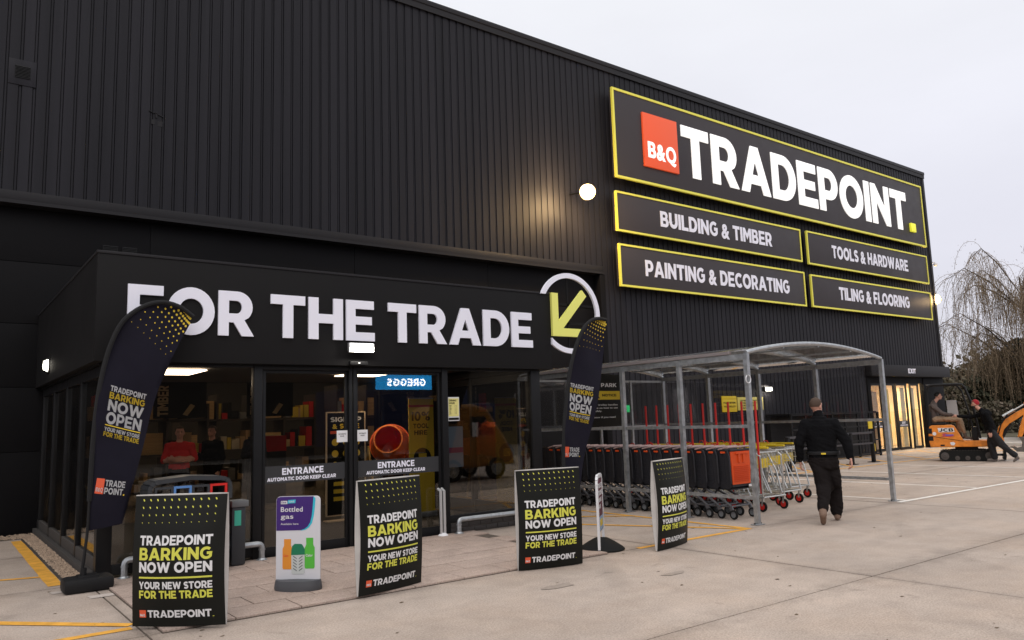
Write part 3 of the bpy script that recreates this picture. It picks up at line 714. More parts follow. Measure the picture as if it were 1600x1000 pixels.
# tail of the Q
Qx, Qz = 16.88+1.24-.44, 9.36
o = b.build('logo_lettering', M['litwhite']); o.parent = rs; o.location = -wloc(t)
gl, wd = text('TRADEPOINT', 1.66, 14.28, .03, gap=.09)
for vs, fs in gl: MB().add([facade(YS-.004)(v[0]+18.49, v[1]+9.07, v[2]) for v in vs], fs).build('letter', M['litwhite'], t)
MB().box(32.92, 33.32, YS-.094, YS-.004, 9.07, 9.44, .01).build('full_stop', mat('lit_yellow', (.8, .78, .05), .5, emit=.45), t)
for (x0, x1, z0, z1, s, tx, tz, tw, lab) in (
    (15.47, 24.68, 6.94, 8.13, 'BUILDING & TIMBER', 17.32, 7.30, 5.60, 'dark sign with yellow border reading BUILDING & TIMBER'),
    (15.50, 24.72, 5.34, 6.58, 'PAINTING & DECORATING', 16.55, 5.72, 7.20, 'dark sign with yellow border reading PAINTING & DECORATING'),
    (25.07, 34.18, 6.91, 8.14, 'TOOLS & HARDWARE', 26.68, 7.30, 5.75, 'dark sign with yellow border reading TOOLS & HARDWARE'),
    (25.11, 34.17, 5.35, 6.54, 'TILING & FLOORING', 26.93, 5.74, 5.33, 'dark sign with yellow border reading TILING & FLOORING')):
    t = wall_sign('department_sign', x0, x1, z0, z1, YS, lab, .056)
    b = MB(); write(b, s, .48, facade(YS-.003), x=tx, z=tz, width=tw, depth=.012, gap=.10); b.build('lettering', M['white'], t)

# raised letters on the entrance fascia
t = thing('entrance_sign', (5, 9.95, 2.8), 'large white raised letters FOR THE TRADE on the entrance fascia', 'sign')
for (s, x0, x1) in (('FOR', 1.84, 3.34), ('THE', 3.56, 5.07), ('TRADE', 5.29, 7.96)):
    gl, wd = text(s, .575, x1-x0, .03, gap=.09)
    for vs, fs in gl: MB().add([(v[0]+x0, 9.968-v[2], v[1]+2.845) for v in vs], fs).build('letter', M['white'], t)
# ring and arrow emblem at the fascia corner
t = thing('arrow_emblem', (8.8, 9.97, 2.77), 'lime arrow inside a broken white ring at the right end of the fascia', 'sign')
cx, cz = 8.80, 3.47
MB().prism(arc(cx, cz, .70, .70, 154.6, -127.4, 60)+arc(cx, cz, .613, .613, -133.9, 150.7, 60), 9.93, 9.972).build('ring', M['white'], t)
A = [(8.39,3.06),(9.13,3.06),(9.13,3.20),(8.63,3.20),(9.19,3.79),(9.09,3.89),(8.53,3.31),(8.53,3.80),(8.39,3.80)]
MB().prism(A, 9.925, 9.972).build('arrow', M['lime'], t)
MB().obox((8.3, 10.0, 3.3), (9.42, 10.0, 3.3), .03, .04).obox((8.3, 10.0, 3.62), (9.38, 10.0, 3.62), .03, .04).obox((8.8, 9.995, 2.85), (8.8, 9.995, 4.1), .02, .03).build('support_rail', M['fascia'], t)

# ================================================================== LAMPS
def floodlight(name, p, d, label, rad, energy, wallp):
    p = Vector(p); d = Vector(d).normalized()
    t = thing(name, p, label, 'lamp', 'floodlights on the store wall')
    q = d.to_track_quat('Z', 'Y')
    h = MB(); h.lathe([(.001, -.16), (rad*.55, -.15), (rad*1.0, -.03), (rad*1.05, 0), (rad*1.05, .02), (rad*.97, .02), (rad*.95, -.01)], 20)
    h.xf(lambda v: q @ v+p); h.build('housing', M['black'], t)
    g = MB(); g.lathe([(.001, .012), (rad*.4, .010), (rad*.62, .006)], 20); g.xf(lambda v: q @ v+p)
    g.build('lens', mat('floodlight_lens', (1, .9, .7), .3, emit=60, ecol=(1.0, .80, .45)), t)
    g = MB(); g.lathe([(rad*.62, .005), (rad*.95, .012)], 20); g.xf(lambda v: q @ v+p)
    g.build('glow_ring', mat('floodlight_ring', (1, .7, .3), .3, emit=1.5, ecol=(1.0, .62, .14)), t)  # emissive ring added to imitate the warm glow around the lens
    MB().tube([p-d*.14, Vector(wallp)], .025, 6).build('bracket', M['black'], t)
    ld = bpy.data.lights.new(name+'_light', 'POINT'); ld.energy = energy; ld.color = (1.0, .66, .32); ld.shadow_soft_size = .30
    lo = bpy.data.objects.new('lamp_glow', ld); COL.objects.link(lo); lo.parent = t; lo.location = d*.22
    return t
floodlight('floodlight', (13.97, 14.85, 7.73), (-.62, -.70, -.36), 'glaring warm floodlight on the ribbed wall just left of the big sign', .215, 480, (14.0, 15.6, 7.85))
floodlight('floodlight', (35.62, 15.75, 6.42), (-.80, -.55, -.22), 'glaring warm floodlight at the far right corner of the building', .23, 380, (35.25, 15.75, 6.5))
t = thing('entrance_light', (4.8, 9.96, 2.68), 'white rectangular floodlight fixed under the word THE above the doors', 'lamp')
MB().box(4.61, 4.99, 9.80, 9.86, 2.665, 2.80, .012).box(4.76, 4.84, 9.86, 9.965, 2.70, 2.76).build('housing', M['steelwhite'], t)
MB().box(4.625, 4.975, 9.793, 9.7985, 2.678, 2.787).build('lens', mat('led_lens', (1, 1, 1), .3, emit=9, ecol=(1, .95, .86)), t)
ld = bpy.data.lights.new('entrance_light', 'AREA'); ld.shape = 'RECTANGLE'; ld.size = .34; ld.size_y = .1; ld.energy = 14; ld.color = (1, .93, .82)
lo = bpy.data.objects.new('lamp_glow', ld); COL.objects.link(lo); lo.parent = t; lo.location = Vector((4.8, 9.785, 2.73))-wloc(t); lo.rotation_euler = (R(65), 0, 0)
t = thing('door_sensor', (4.8, 9.96, 2.49), 'small black motion sensor above the sliding doors', 'sensor')
MB().box(4.67, 4.94, 9.90, 9.968, 2.50, 2.555, .012).build('housing', M['black'], t)
MB().box(4.79, 4.82, 9.895, 9.899, 2.52, 2.532).build('sensor_window', mat('sensor_glow', (.8,.8,.8), .3, emit=.6), t)
t = thing('bulkhead_lamp', (1.50, 14.13, 2.7), 'small round lit lamp on the side of the entrance porch', 'lamp')
h = MB(); h.lathe([(.001, .07), (.07, .06), (.10, 0.0), (.11, -.01), (.001, -.01)], 16); h.xf(lambda v: (1.509-v.z-.012, 14.13+v.x, 2.76+v.y)); h.build('lens', mat('bulkhead_glow', (1, .95, .85), .4, emit=4.5, ecol=(1, .93, .78)), t)
MB().box(1.496, 1.5085, 14.0, 14.26, 2.64, 2.88, .002).build('housing', M['black'], t)
t = thing('security_camera', (35.3, 15.6, 7.9), 'small white dome camera on the far right edge of the building', 'camera')
MB().ball((35.42, 15.5, 7.93), .09, 10, 6).build('dome', M['paper'], t)
MB().tube([(35.28, 15.62, 8.02), (35.42, 15.52, 8.04)], .03, 6).build('bracket', M['paper'], t)

# ================================================================== TOTEM BOARDS
BW, BH = .405, 1.09
def bsurf(x, z, n, side=-1):      # outer face of the lens-shaped totem
    k = math.sin(math.pi*min(max(z/BH, 0), 1))
    th = .012+.035*k
    bul = (.028+.045*k)*(1-(x/BW)**2)
    return (x*(1-.012*k), side*(th+bul+n), z)
def board_mesh():
    parts = []
    nx, nz = 14, 12
    b = MB()
    for side in (-1, 1):
        vs = [bsurf(-BW+2*BW*i/nx, .005+(BH-.005)*j/nz, 0, side) for j in range(nz+1) for i in range(nx+1)]
        b.add(vs, [(j*(nx+1)+i, j*(nx+1)+i+1, (j+1)*(nx+1)+i+1, (j+1)*(nx+1)+i) for j in range(nz) for i in range(nx)])
    parts.append(('printed_face', b.mesh('printed_face', M['board'], angle=80)))
    for sx in (-1, 1):
        b = MB(); fold = [(sx*(BW-.006-.03*math.sin(math.pi*j/12)), 0, .005+(BH-.005)*j/12) for j in range(13)]; vs = list(fold)
        for side in (-1, 1): vs += [bsurf(sx*BW, .005+(BH-.005)*j/12, -.0015, side) for j in range(13)]
        b.add(vs, [(j, j+1, j+1+13, j+13) for j in range(12)]+[(j, j+1, j+1+26, j+26) for j in range(12)])
        parts.append(('white_side_fold', b.mesh('white_side_fold', M['boardside'])))
    b = MB(); nx = 14; vs = []
    for i in range(nx+1):
        x = -BW+2*BW*i/nx; vs += [bsurf(x, BH, .001, -1), bsurf(x, BH, .001, 1)]
    vs2 = [(v[0], v[1], BH+.008) for v in vs]; k = len(vs)
    fs = [(2*i, 2*i+1, 2*i+3, 2*i+2) for i in range(nx)]+[(2*i+k, 2*i+1+k, 2*i+3+k, 2*i+2+k) for i in range(nx)]
    fs += [(2*i, 2*i+2, 2*i+2+k, 2*i+k) for i in range(nx)]+[(2*i+1, 2*i+3, 2*i+3+k, 2*i+1+k) for i in range(nx)]+[(0, 1, 1+k, k), (k-2, k-1, 2*k-1, 2*k-2)]
    b.add(vs, [])
    b.f += []; b.v += [Vector(v) for v in vs2]; b.f += [list(f) for f in fs]; b.mi += [0]*len(fs)
    parts.append(('top_cap', b.mesh('top_cap', M['boardside'])))
    U = lambda u: -BW+2*BW*u
    V = lambda v: BH*(1-v)
    F = lambda x, z, n: bsurf(x, z, n+.0015)
    tw = U(.885)-U(.09)
    for (s, h, v, u0, wd, lime) in (('TRADEPOINT', .080, .375, .09, tw, 0), ('BARKING', .102, .487, .09, tw, 1), ('NOW OPEN', .086, .580, .09, tw, 0), ('YOUR NEW STORE', .060, .705, .09, tw, 0), ('FOR THE TRADE', .066, .778, .09, tw, 1), ('TRADEPOINT', .062, .925, .185, U(.865)-U(.185), 0), ('.', .014, .925, .875, .014, 1)):
        w = MB(); write(w, s, h, F, x=U(u0), z=V(v), width=wd)
        parts.append(('lettering', w.mesh('lettering', M['printlime'] if lime else M['printwhite'])))
    w = MB()
    for i in range(12): w.add([F(U(.09)+tw*(i+q)/12, V(.612+.0), .002) for q in (0, 1)]+[F(U(.09)+tw*(i+q)/12, V(.625), .002) for q in (1, 0)], [(0,1,2,3)])
    parts.append(('underline', w.mesh('underline', M['printlime'])))
    w = MB()
    for r in range(4):
        s_ = (.0105, .0095, .0075, .0048)[r]
        for c_ in range(11):
            x, z = U(.10+.079*c_), V(.035+.057*r)
            w.add([F(x-s_*.8, z+s_, .001), F(x+s_*.2, z+s_, .001), F(x+s_*.9, z-s_*.3, .001), F(x+s_*.3, z-s_, .001), F(x-s_*.5, z+.1*s_, .001)], [(0,1,2,3,4)])
    parts.append(('printed_dots', w.mesh('printed_dots', M['printlime'])))
    w = MB(); x0, x1, z0, z1 = U(.09), U(.165), V(.925), V(.868)
    w.add([F(x0, z0, .001), F(x1, z0, .001), F(x1, z1, .001), F(x0, z1, .001)], [(0,1,2,3)])
    parts.append(('logo_square', w.mesh('logo_square', M['printred'])))
    w = MB(); write(w, 'B&Q', .018, lambda x, z, n: F(x, z, n+.002), x=x0+.006, z=z0+.012, width=.045)
    parts.append(('logo_lettering', w.mesh('logo_lettering', M['printwhite'])))
    return parts
bparts = board_mesh()
for (x, y, a, lab) in ((1.815, 7.20, -40, 'black opening board standing nearest the camera, in front of the recycling bin'),
                       (3.80, 7.17, 12, 'black opening board just right of the bottled gas sign'),
                       (5.73, 6.98, -13, 'black opening board standing in front of the low rail and right window'),
                       (7.67, 6.90, 14, 'black opening board seen most edge-on, in front of the trolleys')):
    t = thing('display_board', (x, y, .022 if (1.66 < x < 6.7 and y > 7.12) else .002), lab, 'sign', 'black opening boards outside the entrance', rz=R(a))
    for nm, me in bparts:
        q = inst(nm, me, (0, 0, 0), t)
        if nm == 'printed_dots': q['kind'] = 'stuff'

# bottled gas forecourt sign
t = thing('forecourt_sign', (3.12, 7.86, .026), 'white and purple bottled gas sign on a grey base', 'sign', rz=R(-44))
W2 = .235
def rrect(x0, x1, z0, z1, r, tl=True): return [(x0, z0), (x1, z0)]+arc(x1-r, z1-r, r, r, 0, 90, 6)+arc(x0+r, z1-r, r, r, 90, 180, 6)
MB().prism(rrect(-W2, W2, .10, .93, .045), -.008, .008).build('sign_plate', mat('white_plate', (.66, .66, .70), .5), t, world=False)
b = MB(); b.prism(rrect(-W2+.004, W2-.052, .69, .926, .042)[2:]+[], -.0105, -.0085) if False else None
pts = [(-W2+.003, .585)]+[(x, z) for x, z in [(.03,.587),(.07,.60),(.105,.625),(.13,.665),(.145,.72),(.155,.80),(.165,.926)]]+[(-W2+.045, .926), (-W2+.012, .915), (-W2+.003, .885)]
MB().prism(pts, -.0105, -.0085).build('purple_field', mat('purple_print', (.045, .012, .16), .5), t, world=False)
pts = [(.03,.583),(.075,.59),(.115,.612),(.148,.655),(.166,.72),(.178,.80),(.187,.905),(.165,.926),(.155,.80),(.145,.72),(.13,.665),(.105,.625),(.07,.60),(.03,.587)]
MB().prism(pts, -.0102, -.0086).build('cyan_stripe', mat('cyan_print', (.03, .50, .66), .5), t, world=False)
fr = facade(-.0107)
b = MB(); write(b, 'Bottled', .050, fr, x=-.185, z=.775, width=.235, style='round'); write(b, 'gas', .046, fr, x=-.185, z=.705, width=.135, style='round')
write(b, 'Available here', .019, fr, x=-.185, z=.643, width=.19, style='thin')
b.prism(rrect(-.185, -.115, .852, .885, .008), -.0112, -.0106)
b.build('lettering', M['printwhite'], t, world=False)
b = MB(); b.prism([(-.113,.857),(-.03,.861),(-.025,.896),(-.108,.892)], -.0112, -.0106); b.build('logo_tab', mat('cyan_print', (0, 0, 0)), t, world=False)
b = MB(); write(b, 'Click', .016, facade(-.0118), x=-.18, z=.861, width=.055, style='bold'); b.build('logo_lettering', mat('purple_print', (0,0,0)), t, world=False)
b = MB(); write(b, 'GAS', .016, facade(-.0118), x=-.10, z=.869, width=.06, style='bold'); b.build('logo_lettering', M['printwhite'], t, world=False)
def bottle(cx, z0, wd, h, m, nm, y):
    r = wd/2
    p = [(cx-r*.85, z0), (cx+r*.85, z0), (cx+r, z0+.015), (cx+r, z0+h*.68), (cx+r*.75, z0+h*.76), (cx+r*.70, z0+h*.80), (cx+r*.72, z0+h), (cx-r*.72, z0+h), (cx-r*.70, z0+h*.80), (cx-r*.75, z0+h*.76), (cx-r, z0+h*.68), (cx-r, z0+.015)]
    return MB().prism(p, y, -.0086).build(nm, m, t, world=False)
bottle(-.112, .20, .105, .30, mat('bottle_orange_print', (.75, .28, .03), .5), 'orange_bottle_print', -.0102)
bottle(.125, .205, .105, .305, mat('bottle_green_print', (.09, .48, .05), .5), 'green_bottle_print', -.0102)
MB().prism([(-.055,.15),(.055,.15),(.07,.165),(.072,.34),(-.07,.34),(-.068,.165)], -.0115, -.0086).build('white_bottle_print', mat('bottle_white_print', (.55, .58, .57), .5), t, world=False)
MB().prism([(-.072,.34),(.074,.345),(.072,.40),(.045,.445),(.03,.45),(-.035,.452),(-.06,.43),(-.07,.39)], -.012, -.0086).build('bottle_cap_print', mat('bottle_cap_green', (.01, .19, .09), .5), t, world=False)
b = MB()
for i in range(5):
    for s_ in (-1, 1): b.prism([(s_*.012, .18+.03*i), (s_*.05, .205+.03*i), (s_*.05, .215+.03*i), (s_*.012, .19+.03*i)], -.0125, -.0116)
b.build('bottle_slot_print', mat('slot_grey', (.12, .14, .14), .6), t, world=False)
b = MB(); write(b, 'Calor', .022, facade(-.0106), x=-.155, z=.325, width=.055, style='bold'); b.build('bottle_lettering', M['printred'], t, world=False)
b = MB(); write(b, 'Calor', .024, facade(-.0106), x=.083, z=.325, width=.075, style='bold'); b.build('bottle_lettering', M['printwhite'], t, world=False)
MB().lathe([(.001, 0), (.245, 0), (.25, .02), (.245, .06), (.235, .098), (.001, .105)], 28).xf(lambda v: (v.x, v.y*.55, v.z)).build('weighted_base', mat('grey_plastic_base', (.075, .078, .088), .55), t, world=False)

# edge-on swing sign with black rubber base
az = math.atan2(6.93, 7.42)
t = thing('swing_sign', (6.94, 7.42, .002), 'white framed swing sign seen edge-on with a black rubber base', 'sign', rz=R(90)-az-R(7))
b = MB(); P_ = [(-.24,0,.03), (-.24,0,.82)]+[(-.24+.08*(1-math.cos(R(a)))*1, 0, .82+.10*math.sin(R(a))) for a in (30, 60, 90)]+[(.16,0,.92)]+[(.24-.08*(1-math.sin(R(a))), 0, .82+.10*math.cos(R(a))) for a in (0, 30, 60)][1:]+[(.24,0,.82), (.24,0,.03)]
for i in range(len(P_)-1): b.obox(P_[i], P_[i+1], .045, .03, (0, 1, 0))
b.build('white_frame', mat('white_powder_coat', (.72, .72, .74), .4), t, world=False)
MB().box(-.215, .215, -.008, .008, .24, .88, .004).build('printed_plate', mat('maroon_print', (.10, .012, .03), .6), t, world=False)
MB().box(-.20, .20, -.0105, -.0085, .25, .42).build('photo_print', mat('blue_photo_print', (.25, .36, .50), .6), t, world=False)
MB().box(-.12, .12, -.0125, -.0108, .30, .38).build('photo_print_detail', mat('print_yellow', (0,0,0)), t, world=False)
b = MB(); write(b, 'TROLLEY', .06, facade(-.0105), x=-.19, z=.77, width=.38, style='bold'); write(b, 'TOKENS', .06, facade(-.0105), x=-.19, z=.68, width=.38, style='bold'); write(b, 'PLEASE', .05, facade(-.0105), x=-.19, z=.60, width=.3, style='bold'); write(b, 'ASK', .05, facade(-.0105), x=-.19, z=.52, width=.2, style='bold')
b.build('lettering', M['printwhite'], t, world=False)
MB().lathe([(.001, 0), (.30, 0), (.31, .012), (.28, .04), (.18, .10), (.09, .145), (.001, .155)], 28).xf(lambda v: (v.x*.86, v.y*.95, v.z)).build('rubber_base', M['rubber'], t, world=False)

# ================================================================== FEATHER FLAGS
def crv(pts, n):      # Catmull-Rom resample
    P4 = [pts[0]]+list(pts)+[pts[-1]]; out = []
    k = len(pts)-1
    for i in range(n+1):
        s_ = i/n*k; a = min(int(s_), k-1); u = s_-a
        p0, p1, p2, p3 = [Vector(P4[a+j]) for j in range(4)]
        out.append(.5*((2*p1)+(p2-p0)*u+(2*p0-5*p1+4*p2-p3)*u*u+(3*p1-p0-3*p2+p3)*u**3))
    return out
def feather(Y, Lp, Rp, base, label, tx):
    t = thing('feather_flag', (base[0], Y, 0), label, 'flag', 'feather flags beside the entrance')
    pole = [Vector((x, Y, z)) for x, z in crv(Lp, 40)]
    nrm = lambda x, z: Y+.022*math.sin(x*9+z*2.1)+.012*math.sin(z*5.3-x*4)+.03*(x-base[0])
    MB().tube([(base[0], Y, .10)]+pole, [.016]+[.016-.010*i/40 for i in range(41)], 8).build('pole', M['black'], t)
    k = 34; Ls = crv(Lp[1:], k); Rs = crv(Rp, k)[::1]
    b = MB(); nx = 10; vs = []
    th = .003
    for s_ in (0, 1):
        for j in range(k+1):
            for i in range(nx+1):
                p = Ls[j].lerp(Rs[j], i/nx); vs.append((p.x, nrm(p.x, p.y)+th*s_, p.y))
    m_ = (nx+1)*(k+1); fs = []
    for j in range(k):
        for i in range(nx):
            a = j*(nx+1)+i; fs += [(a, a+1, a+nx+2, a+nx+1), (a+m_, a+nx+1+m_, a+nx+2+m_, a+1+m_)]
    rim = [i for i in range(nx)]
    for i in range(nx): fs += [(i, i+m_, i+1+m_, i+1), (k*(nx+1)+i, k*(nx+1)+i+1, k*(nx+1)+i+1+m_, k*(nx+1)+i+m_)]
    for j in range(k): fs += [(j*(nx+1), (j+1)*(nx+1), (j+1)*(nx+1)+m_, j*(nx+1)+m_), (j*(nx+1)+nx, j*(nx+1)+nx+m_, (j+1)*(nx+1)+nx+m_, (j+1)*(nx+1)+nx)]
    b.add(vs, fs); b.build('cloth', M['flag'], t, angle=80)
    sl = MB(); sl.tube([v+Vector((0, 0, 0)) for v in pole[6:]], .026, 8); sl.build('pole_sleeve', mat('flag_sleeve', (0.006, 0.006, 0.007), .9), t)
    # print
    (ox, oz), (wx, wz), (hx, hz) = tx['o'], tx['w'], tx['h']      # frame: origin, width vector, down vector
    F = lambda u, v, n: (ox+wx*u+hx*v, nrm(ox+wx*u+hx*v, oz+wz*u+hz*v)-.004-n, oz+wz*u+hz*v)
    W_ = MB(); Yw = MB(); Rd = MB(); Dt = MB()
    def put(mb, s, v0, v1, u0=0, u1=1): mb2 = MB(); write(mb2, s, 1, lambda x, z, n: F(u0+(u1-u0)*x, v0+(v1-v0)*(1-z), 0), width=1, depth=0); mb2.build('lettering', M['printwhite'] if mb is W_ else M['printyellow'], t)
    put(W_, 'TRADEPOINT', 0, .115); put(Yw, 'BARKING', .135, .27); put(W_, 'NOW', .29, .52); put(W_, 'OPEN', .54, .78)
    put(W_, 'YOUR NEW STORE', .85, .93); put(Yw, 'FOR THE TRADE', .945, 1.04)
    def quad(mb, u0, u1, v0, v1): mb.add([F(u0, v0, 0), F(u1, v0, 0), F(u1, v1, 0), F(u0, v1, 0)], [(0,1,2,3)])
    for i in range(4): quad(Yw, i/4, (i+1)/4, .80, .82)
    lo, lw, lh = tx['lo'], tx['lw'], tx['lh']
    ox, oz = lo; wx, wz = lw; hx, hz = lh
    quad(Rd, 0, .27, 0, 1); put(W_, 'TRADE', .05, .47, .30, 1); put(W_, 'POINT', .55, .97, .30, .95); put(W_, 'B&Q', .60, .86, .02, .25)
    quad(Yw, .97, 1.02, .88, .98)
    # dots
    ox, oz = 0, 0
    nr = 9
    for r in range(nr):
        for c_ in range(7):
            j = k-2.2-r*1.45+.25*c_; i = (c_+.3+(.5 if r % 2 else 0))/7.3
            if j < 0 or j >= k: continue
            jj = int(j); p = (Ls[jj].lerp(Ls[jj+1], j-jj)).lerp(Rs[jj].lerp(Rs[jj+1], j-jj), .06+.92*i)
            s_ = .017*(1-r/nr)**.7+.002
            if (Ls[jj]-Rs[jj]).length < .12: continue
            q = [(p.x+s_*math.cos(a)*.8, p.y+s_*math.sin(a)) for a in [R(x) for x in (0, 72, 144, 216, 288)]]
            Dt.add([(x, nrm(x, z)-.004, z) for x, z in q], [(0,1,2,3,4)])
    Yw.build('yellow_print', M['printyellow'], t); Rd.build('logo_square', M['printred'], t); tag(Dt.build('printed_dots', M['printyellow'], t), kind='stuff')
    # base: water filled plastic weight
    b = MB(); bx = base[0]+.04
    b.box(bx-.24, bx+.24, Y-.16, Y+.16, 0.003, .15, .045).box(bx-.10, bx+.10, Y-.10, Y+.10, .14, .165, .01); b.build('base_weight', M['black'], t)
    MB().tube([(base[0], Y, .14), (base[0], Y, .24)], .03, 8).build('spigot', M['black'], t)
    return t
L1 = [(1.48,.17),(1.515,.58),(1.525,1.0),(1.535,1.5),(1.56,1.94),(1.6,2.3),(1.67,2.64),(1.78,2.93),(1.93,3.1),(2.1,3.2),(2.27,3.23),(2.45,3.18),(2.6,3.07)]
R1 = [(1.87,.63),(1.94,.93),(2.01,1.22),(2.08,1.52),(2.14,1.85),(2.21,2.14),(2.32,2.43),(2.40,2.62),(2.47,2.78),(2.54,2.92),(2.595,3.05)]
fs_ = .965; mv = lambda P_: [(x*fs_, 1.65+(z-1.65)*fs_) for x, z in P_]
feather(9.65, mv(L1), mv(R1), (1.44, .14), 'navy feather flag beside the left corner of the porch, its tip covering the letter O',
        dict(o=(1.645, 2.20), w=(.372, -.106), h=(-.063, -.54), lo=(1.535, 1.182), lw=(.29, -.053), lh=(-.02, -.164)))
L2 = [(6.99,.12),(7.04,.5),(7.10,.87),(7.13,1.35),(7.19,1.79),(7.28,2.24),(7.4,2.61),(7.55,2.89),(7.70,3.05),(7.88,3.12),(8.06,3.11)]
R2 = [(7.36,.62),(7.48,.95),(7.63,1.33),(7.78,1.78),(7.93,2.24),(7.99,2.45),(8.04,2.67),(8.07,2.85),(8.085,3.0),(8.09,3.07)]
feather(8.3, L2, R2, (6.98, .12), 'navy feather flag between the porch and the trolley shelter',
        dict(o=(7.34, 2.17), w=(.40, -.07), h=(-.10, -.50), lo=(7.13, 1.275), lw=(.32, -.02), lh=(-.01, -.14)))

# ================================================================== BINS, RAILS
t = thing('recycling_bin', (2.55, 9.62, .025), 'dark grey recycling station with blue and red framed slots behind the nearest board', 'bin')
gb = mat('bin_plastic', (.028, .031, .036), .5, rvar=.08, vscale=6)
X_, Xe, ya, yb = 2.04, 2.92, 9.45, 9.86
MB().box(X_, Xe, ya, yb, .03, .86, .03).build('bin_body', gb, t)
hood = [(X_, .86)]+[(X_+.10*(1-math.cos(R(a))), 1.01+.09*math.sin(R(a))) for a in (0, 30, 60, 90)]+[(2.48, 1.125)]+[(Xe-.10*(1-math.cos(R(a))), 1.01+.09*math.sin(R(a))) for a in (90, 60, 30, 0)]+[(Xe, .86)]
b = MB()
for i in range(len(hood)-1): b.obox((hood[i][0], (ya+yb)/2, hood[i][1]), (hood[i+1][0], (ya+yb)/2, hood[i+1][1]), .38, .05, (0, 1, 0)) if False else b.obox((hood[i][0], (ya+yb)/2, hood[i][1]), (hood[i+1][0], (ya+yb)/2, hood[i+1][1]), .38, .05, (hood[i][1]-hood[i+1][1], 0, hood[i+1][0]-hood[i][0]))
b.build('hood', gb, t)
for i, m in enumerate((gb, mat('bin_blue', (.09, .22, .50), .5), gb, M['red'])):
    x0 = X_+.05+i*.20; b = MB()
    for (a, c, d, e_) in ((x0, x0+.025, .88, 1.04), (x0+.17, x0+.195, .88, 1.04), (x0+.025, x0+.17, .88, .905), (x0+.025, x0+.17, 1.015, 1.04)): b.box(a, c, ya+.01, ya+.05, d, e_)
    b.build('slot_frame', m, t)
MB().box(X_+.05, Xe-.05, yb-.06, yb-.05, .87, 1.06).build('back_plate', M['glass'], t)
for i, m in enumerate((mat('bin_label_grey', (.2, .2, .2), .6), mat('bin_blue', (0,0,0)), mat('bin_label_grey', (0, 0, 0)), M['red'])):
    MB().box(X_+.05+i*.20, X_+.245+i*.20, ya-.004, ya-.001, .45, .80).build('label_plate', m, t)
MB().box(Xe+.001, Xe+.004, ya+.06, yb-.06, .5, .82).build('end_label', M['red'], t)
MB().box(Xe+.001, Xe+.004, ya+.06, yb-.06, .15, .45).build('end_label', mat('bin_navy', (.01, .02, .14), .5), t)
t = thing('litter_bin', (3.26, 9.78, .025), 'small dark bin with a grey lid and green label beside the recycling station', 'bin')
MB().box(3.03, 3.20, 9.74, 9.93, .03, .72, .02).build('bin_body', gb, t)
MB().box(3.02, 3.23, 9.72, 9.94, .72, .80, .015).build('lid', mat('bin_lid_grey', (.13, .135, .14), .5), t)
MB().box(3.06, 3.14, 9.735, 9.739, .50, .68).build('label_plate', mat('bin_green', (.05, .42, .30), .5), t)
def pipe_rail(x0, x1, y, z, label):
    t = thing('kick_rail', (x0, y, .024), label, 'rail', 'low steel pipe rails at the foot of the windows')
    r = .036; cr_ = .05
    p = [(x0, y, .03), (x0, y, z-cr_)]+[(x0+cr_*(1-math.cos(R(a))), y, z-cr_+cr_*math.sin(R(a))) for a in (30, 60, 90)]+[(x1-cr_*(1-math.cos(R(a))), y, z-cr_+cr_*math.sin(R(a))) for a in (90, 60, 30, 0)]+[(x1, y, .03)]
    MB().tube(p, r, 10).build('pipe', M['galv'], t)
    f = MB()
    for x in (x0, x1): f.lathe([(.001, .045), (.045, .045), (.055, .03), (.075, .026), (.075, .020), (.001, .020)], 14, (x, y, 0))
    for x in (x0, x1): f.lathe([(.043, z-.08), (.043, z-.06)], 12, (x, y, 0))
    f.build('floor_flange', M['galv'], t)
pipe_rail(1.90, 3.48, 9.97, .22, 'low silver pipe rail left of the doors, running behind the bins')
pipe_rail(6.44, 8.16, 9.96, .22, 'low silver pipe rail in front of the brick plinth right of the doors')
t = thing('door_guard', (6.14, 9.98, .024), 'short upright steel guard rail at the right side of the sliding doors', 'rail')
MB().tube([(6.13, 9.96, .03), (6.13, 9.96, .66), (6.13, 10.03, .69)], .022, 8).tube([(6.19, 9.96, .03), (6.19, 9.96, .66), (6.19, 10.03, .69)], .022, 8).build('upright', M['steelwhite'], t)
MB().lathe([(.001, .06), (.03, .06), (.07, .035), (.08, .02)], 14, (6.16, 9.96, 0)).build('floor_flange', M['paper'], t)
# ================================================================== TROLLEY SHELTER
SX0, SX1, SY0, SY1 = 10.0, 14.03, 7.28, 12.62
t = thing('trolley_shelter', (SX0, SY0, 0), 'long galvanised trolley shelter with clear curved roof and arched front', 'shelter')
G_ = M['galv']
yp = [7.28, 8.62, 9.95, 11.28, 12.62]
ps_ = MB().box(-.035, .035, -.035, .035, .012, 2.56).mesh('post', G_)
fp_ = MB().box(-.10, .10, -.06, .06, 0, .012, .002).mesh('foot_plate', G_)
bt_ = MB().lathe([(.001, .03), (.013, .03), (.013, .012)], 6).mesh('anchor_bolt', M['black'])
for x in (SX0, SX1):
    for y in yp:
        p = inst('post', ps_, Vector((x, y, .002))-wloc(t), t)
        q = inst('foot_plate', fp_, (0, 0, 0), p)
        for sx in (-.075, .075):
            q = inst('anchor_bolt', bt_, (sx, 0, 0), p)
        if x == SX0:
            q = MB()
            for z in (.39, .9, 1.46, 1.9, 2.2): q.lathe([(.001, .008), (.011, .006), (.011, 0)], 6, (0, 0, 0)).xf(lambda v: v)
            del q
arch_pts = lambda y: [(SX0+(SX1-SX0)*i/20, y, 2.58+.20*math.sin(math.pi*i/20)**.85) for i in range(21)]
for y in yp:
    MB().tube(arch_pts(y), .034, 8).build('roof_arch', G_, t)
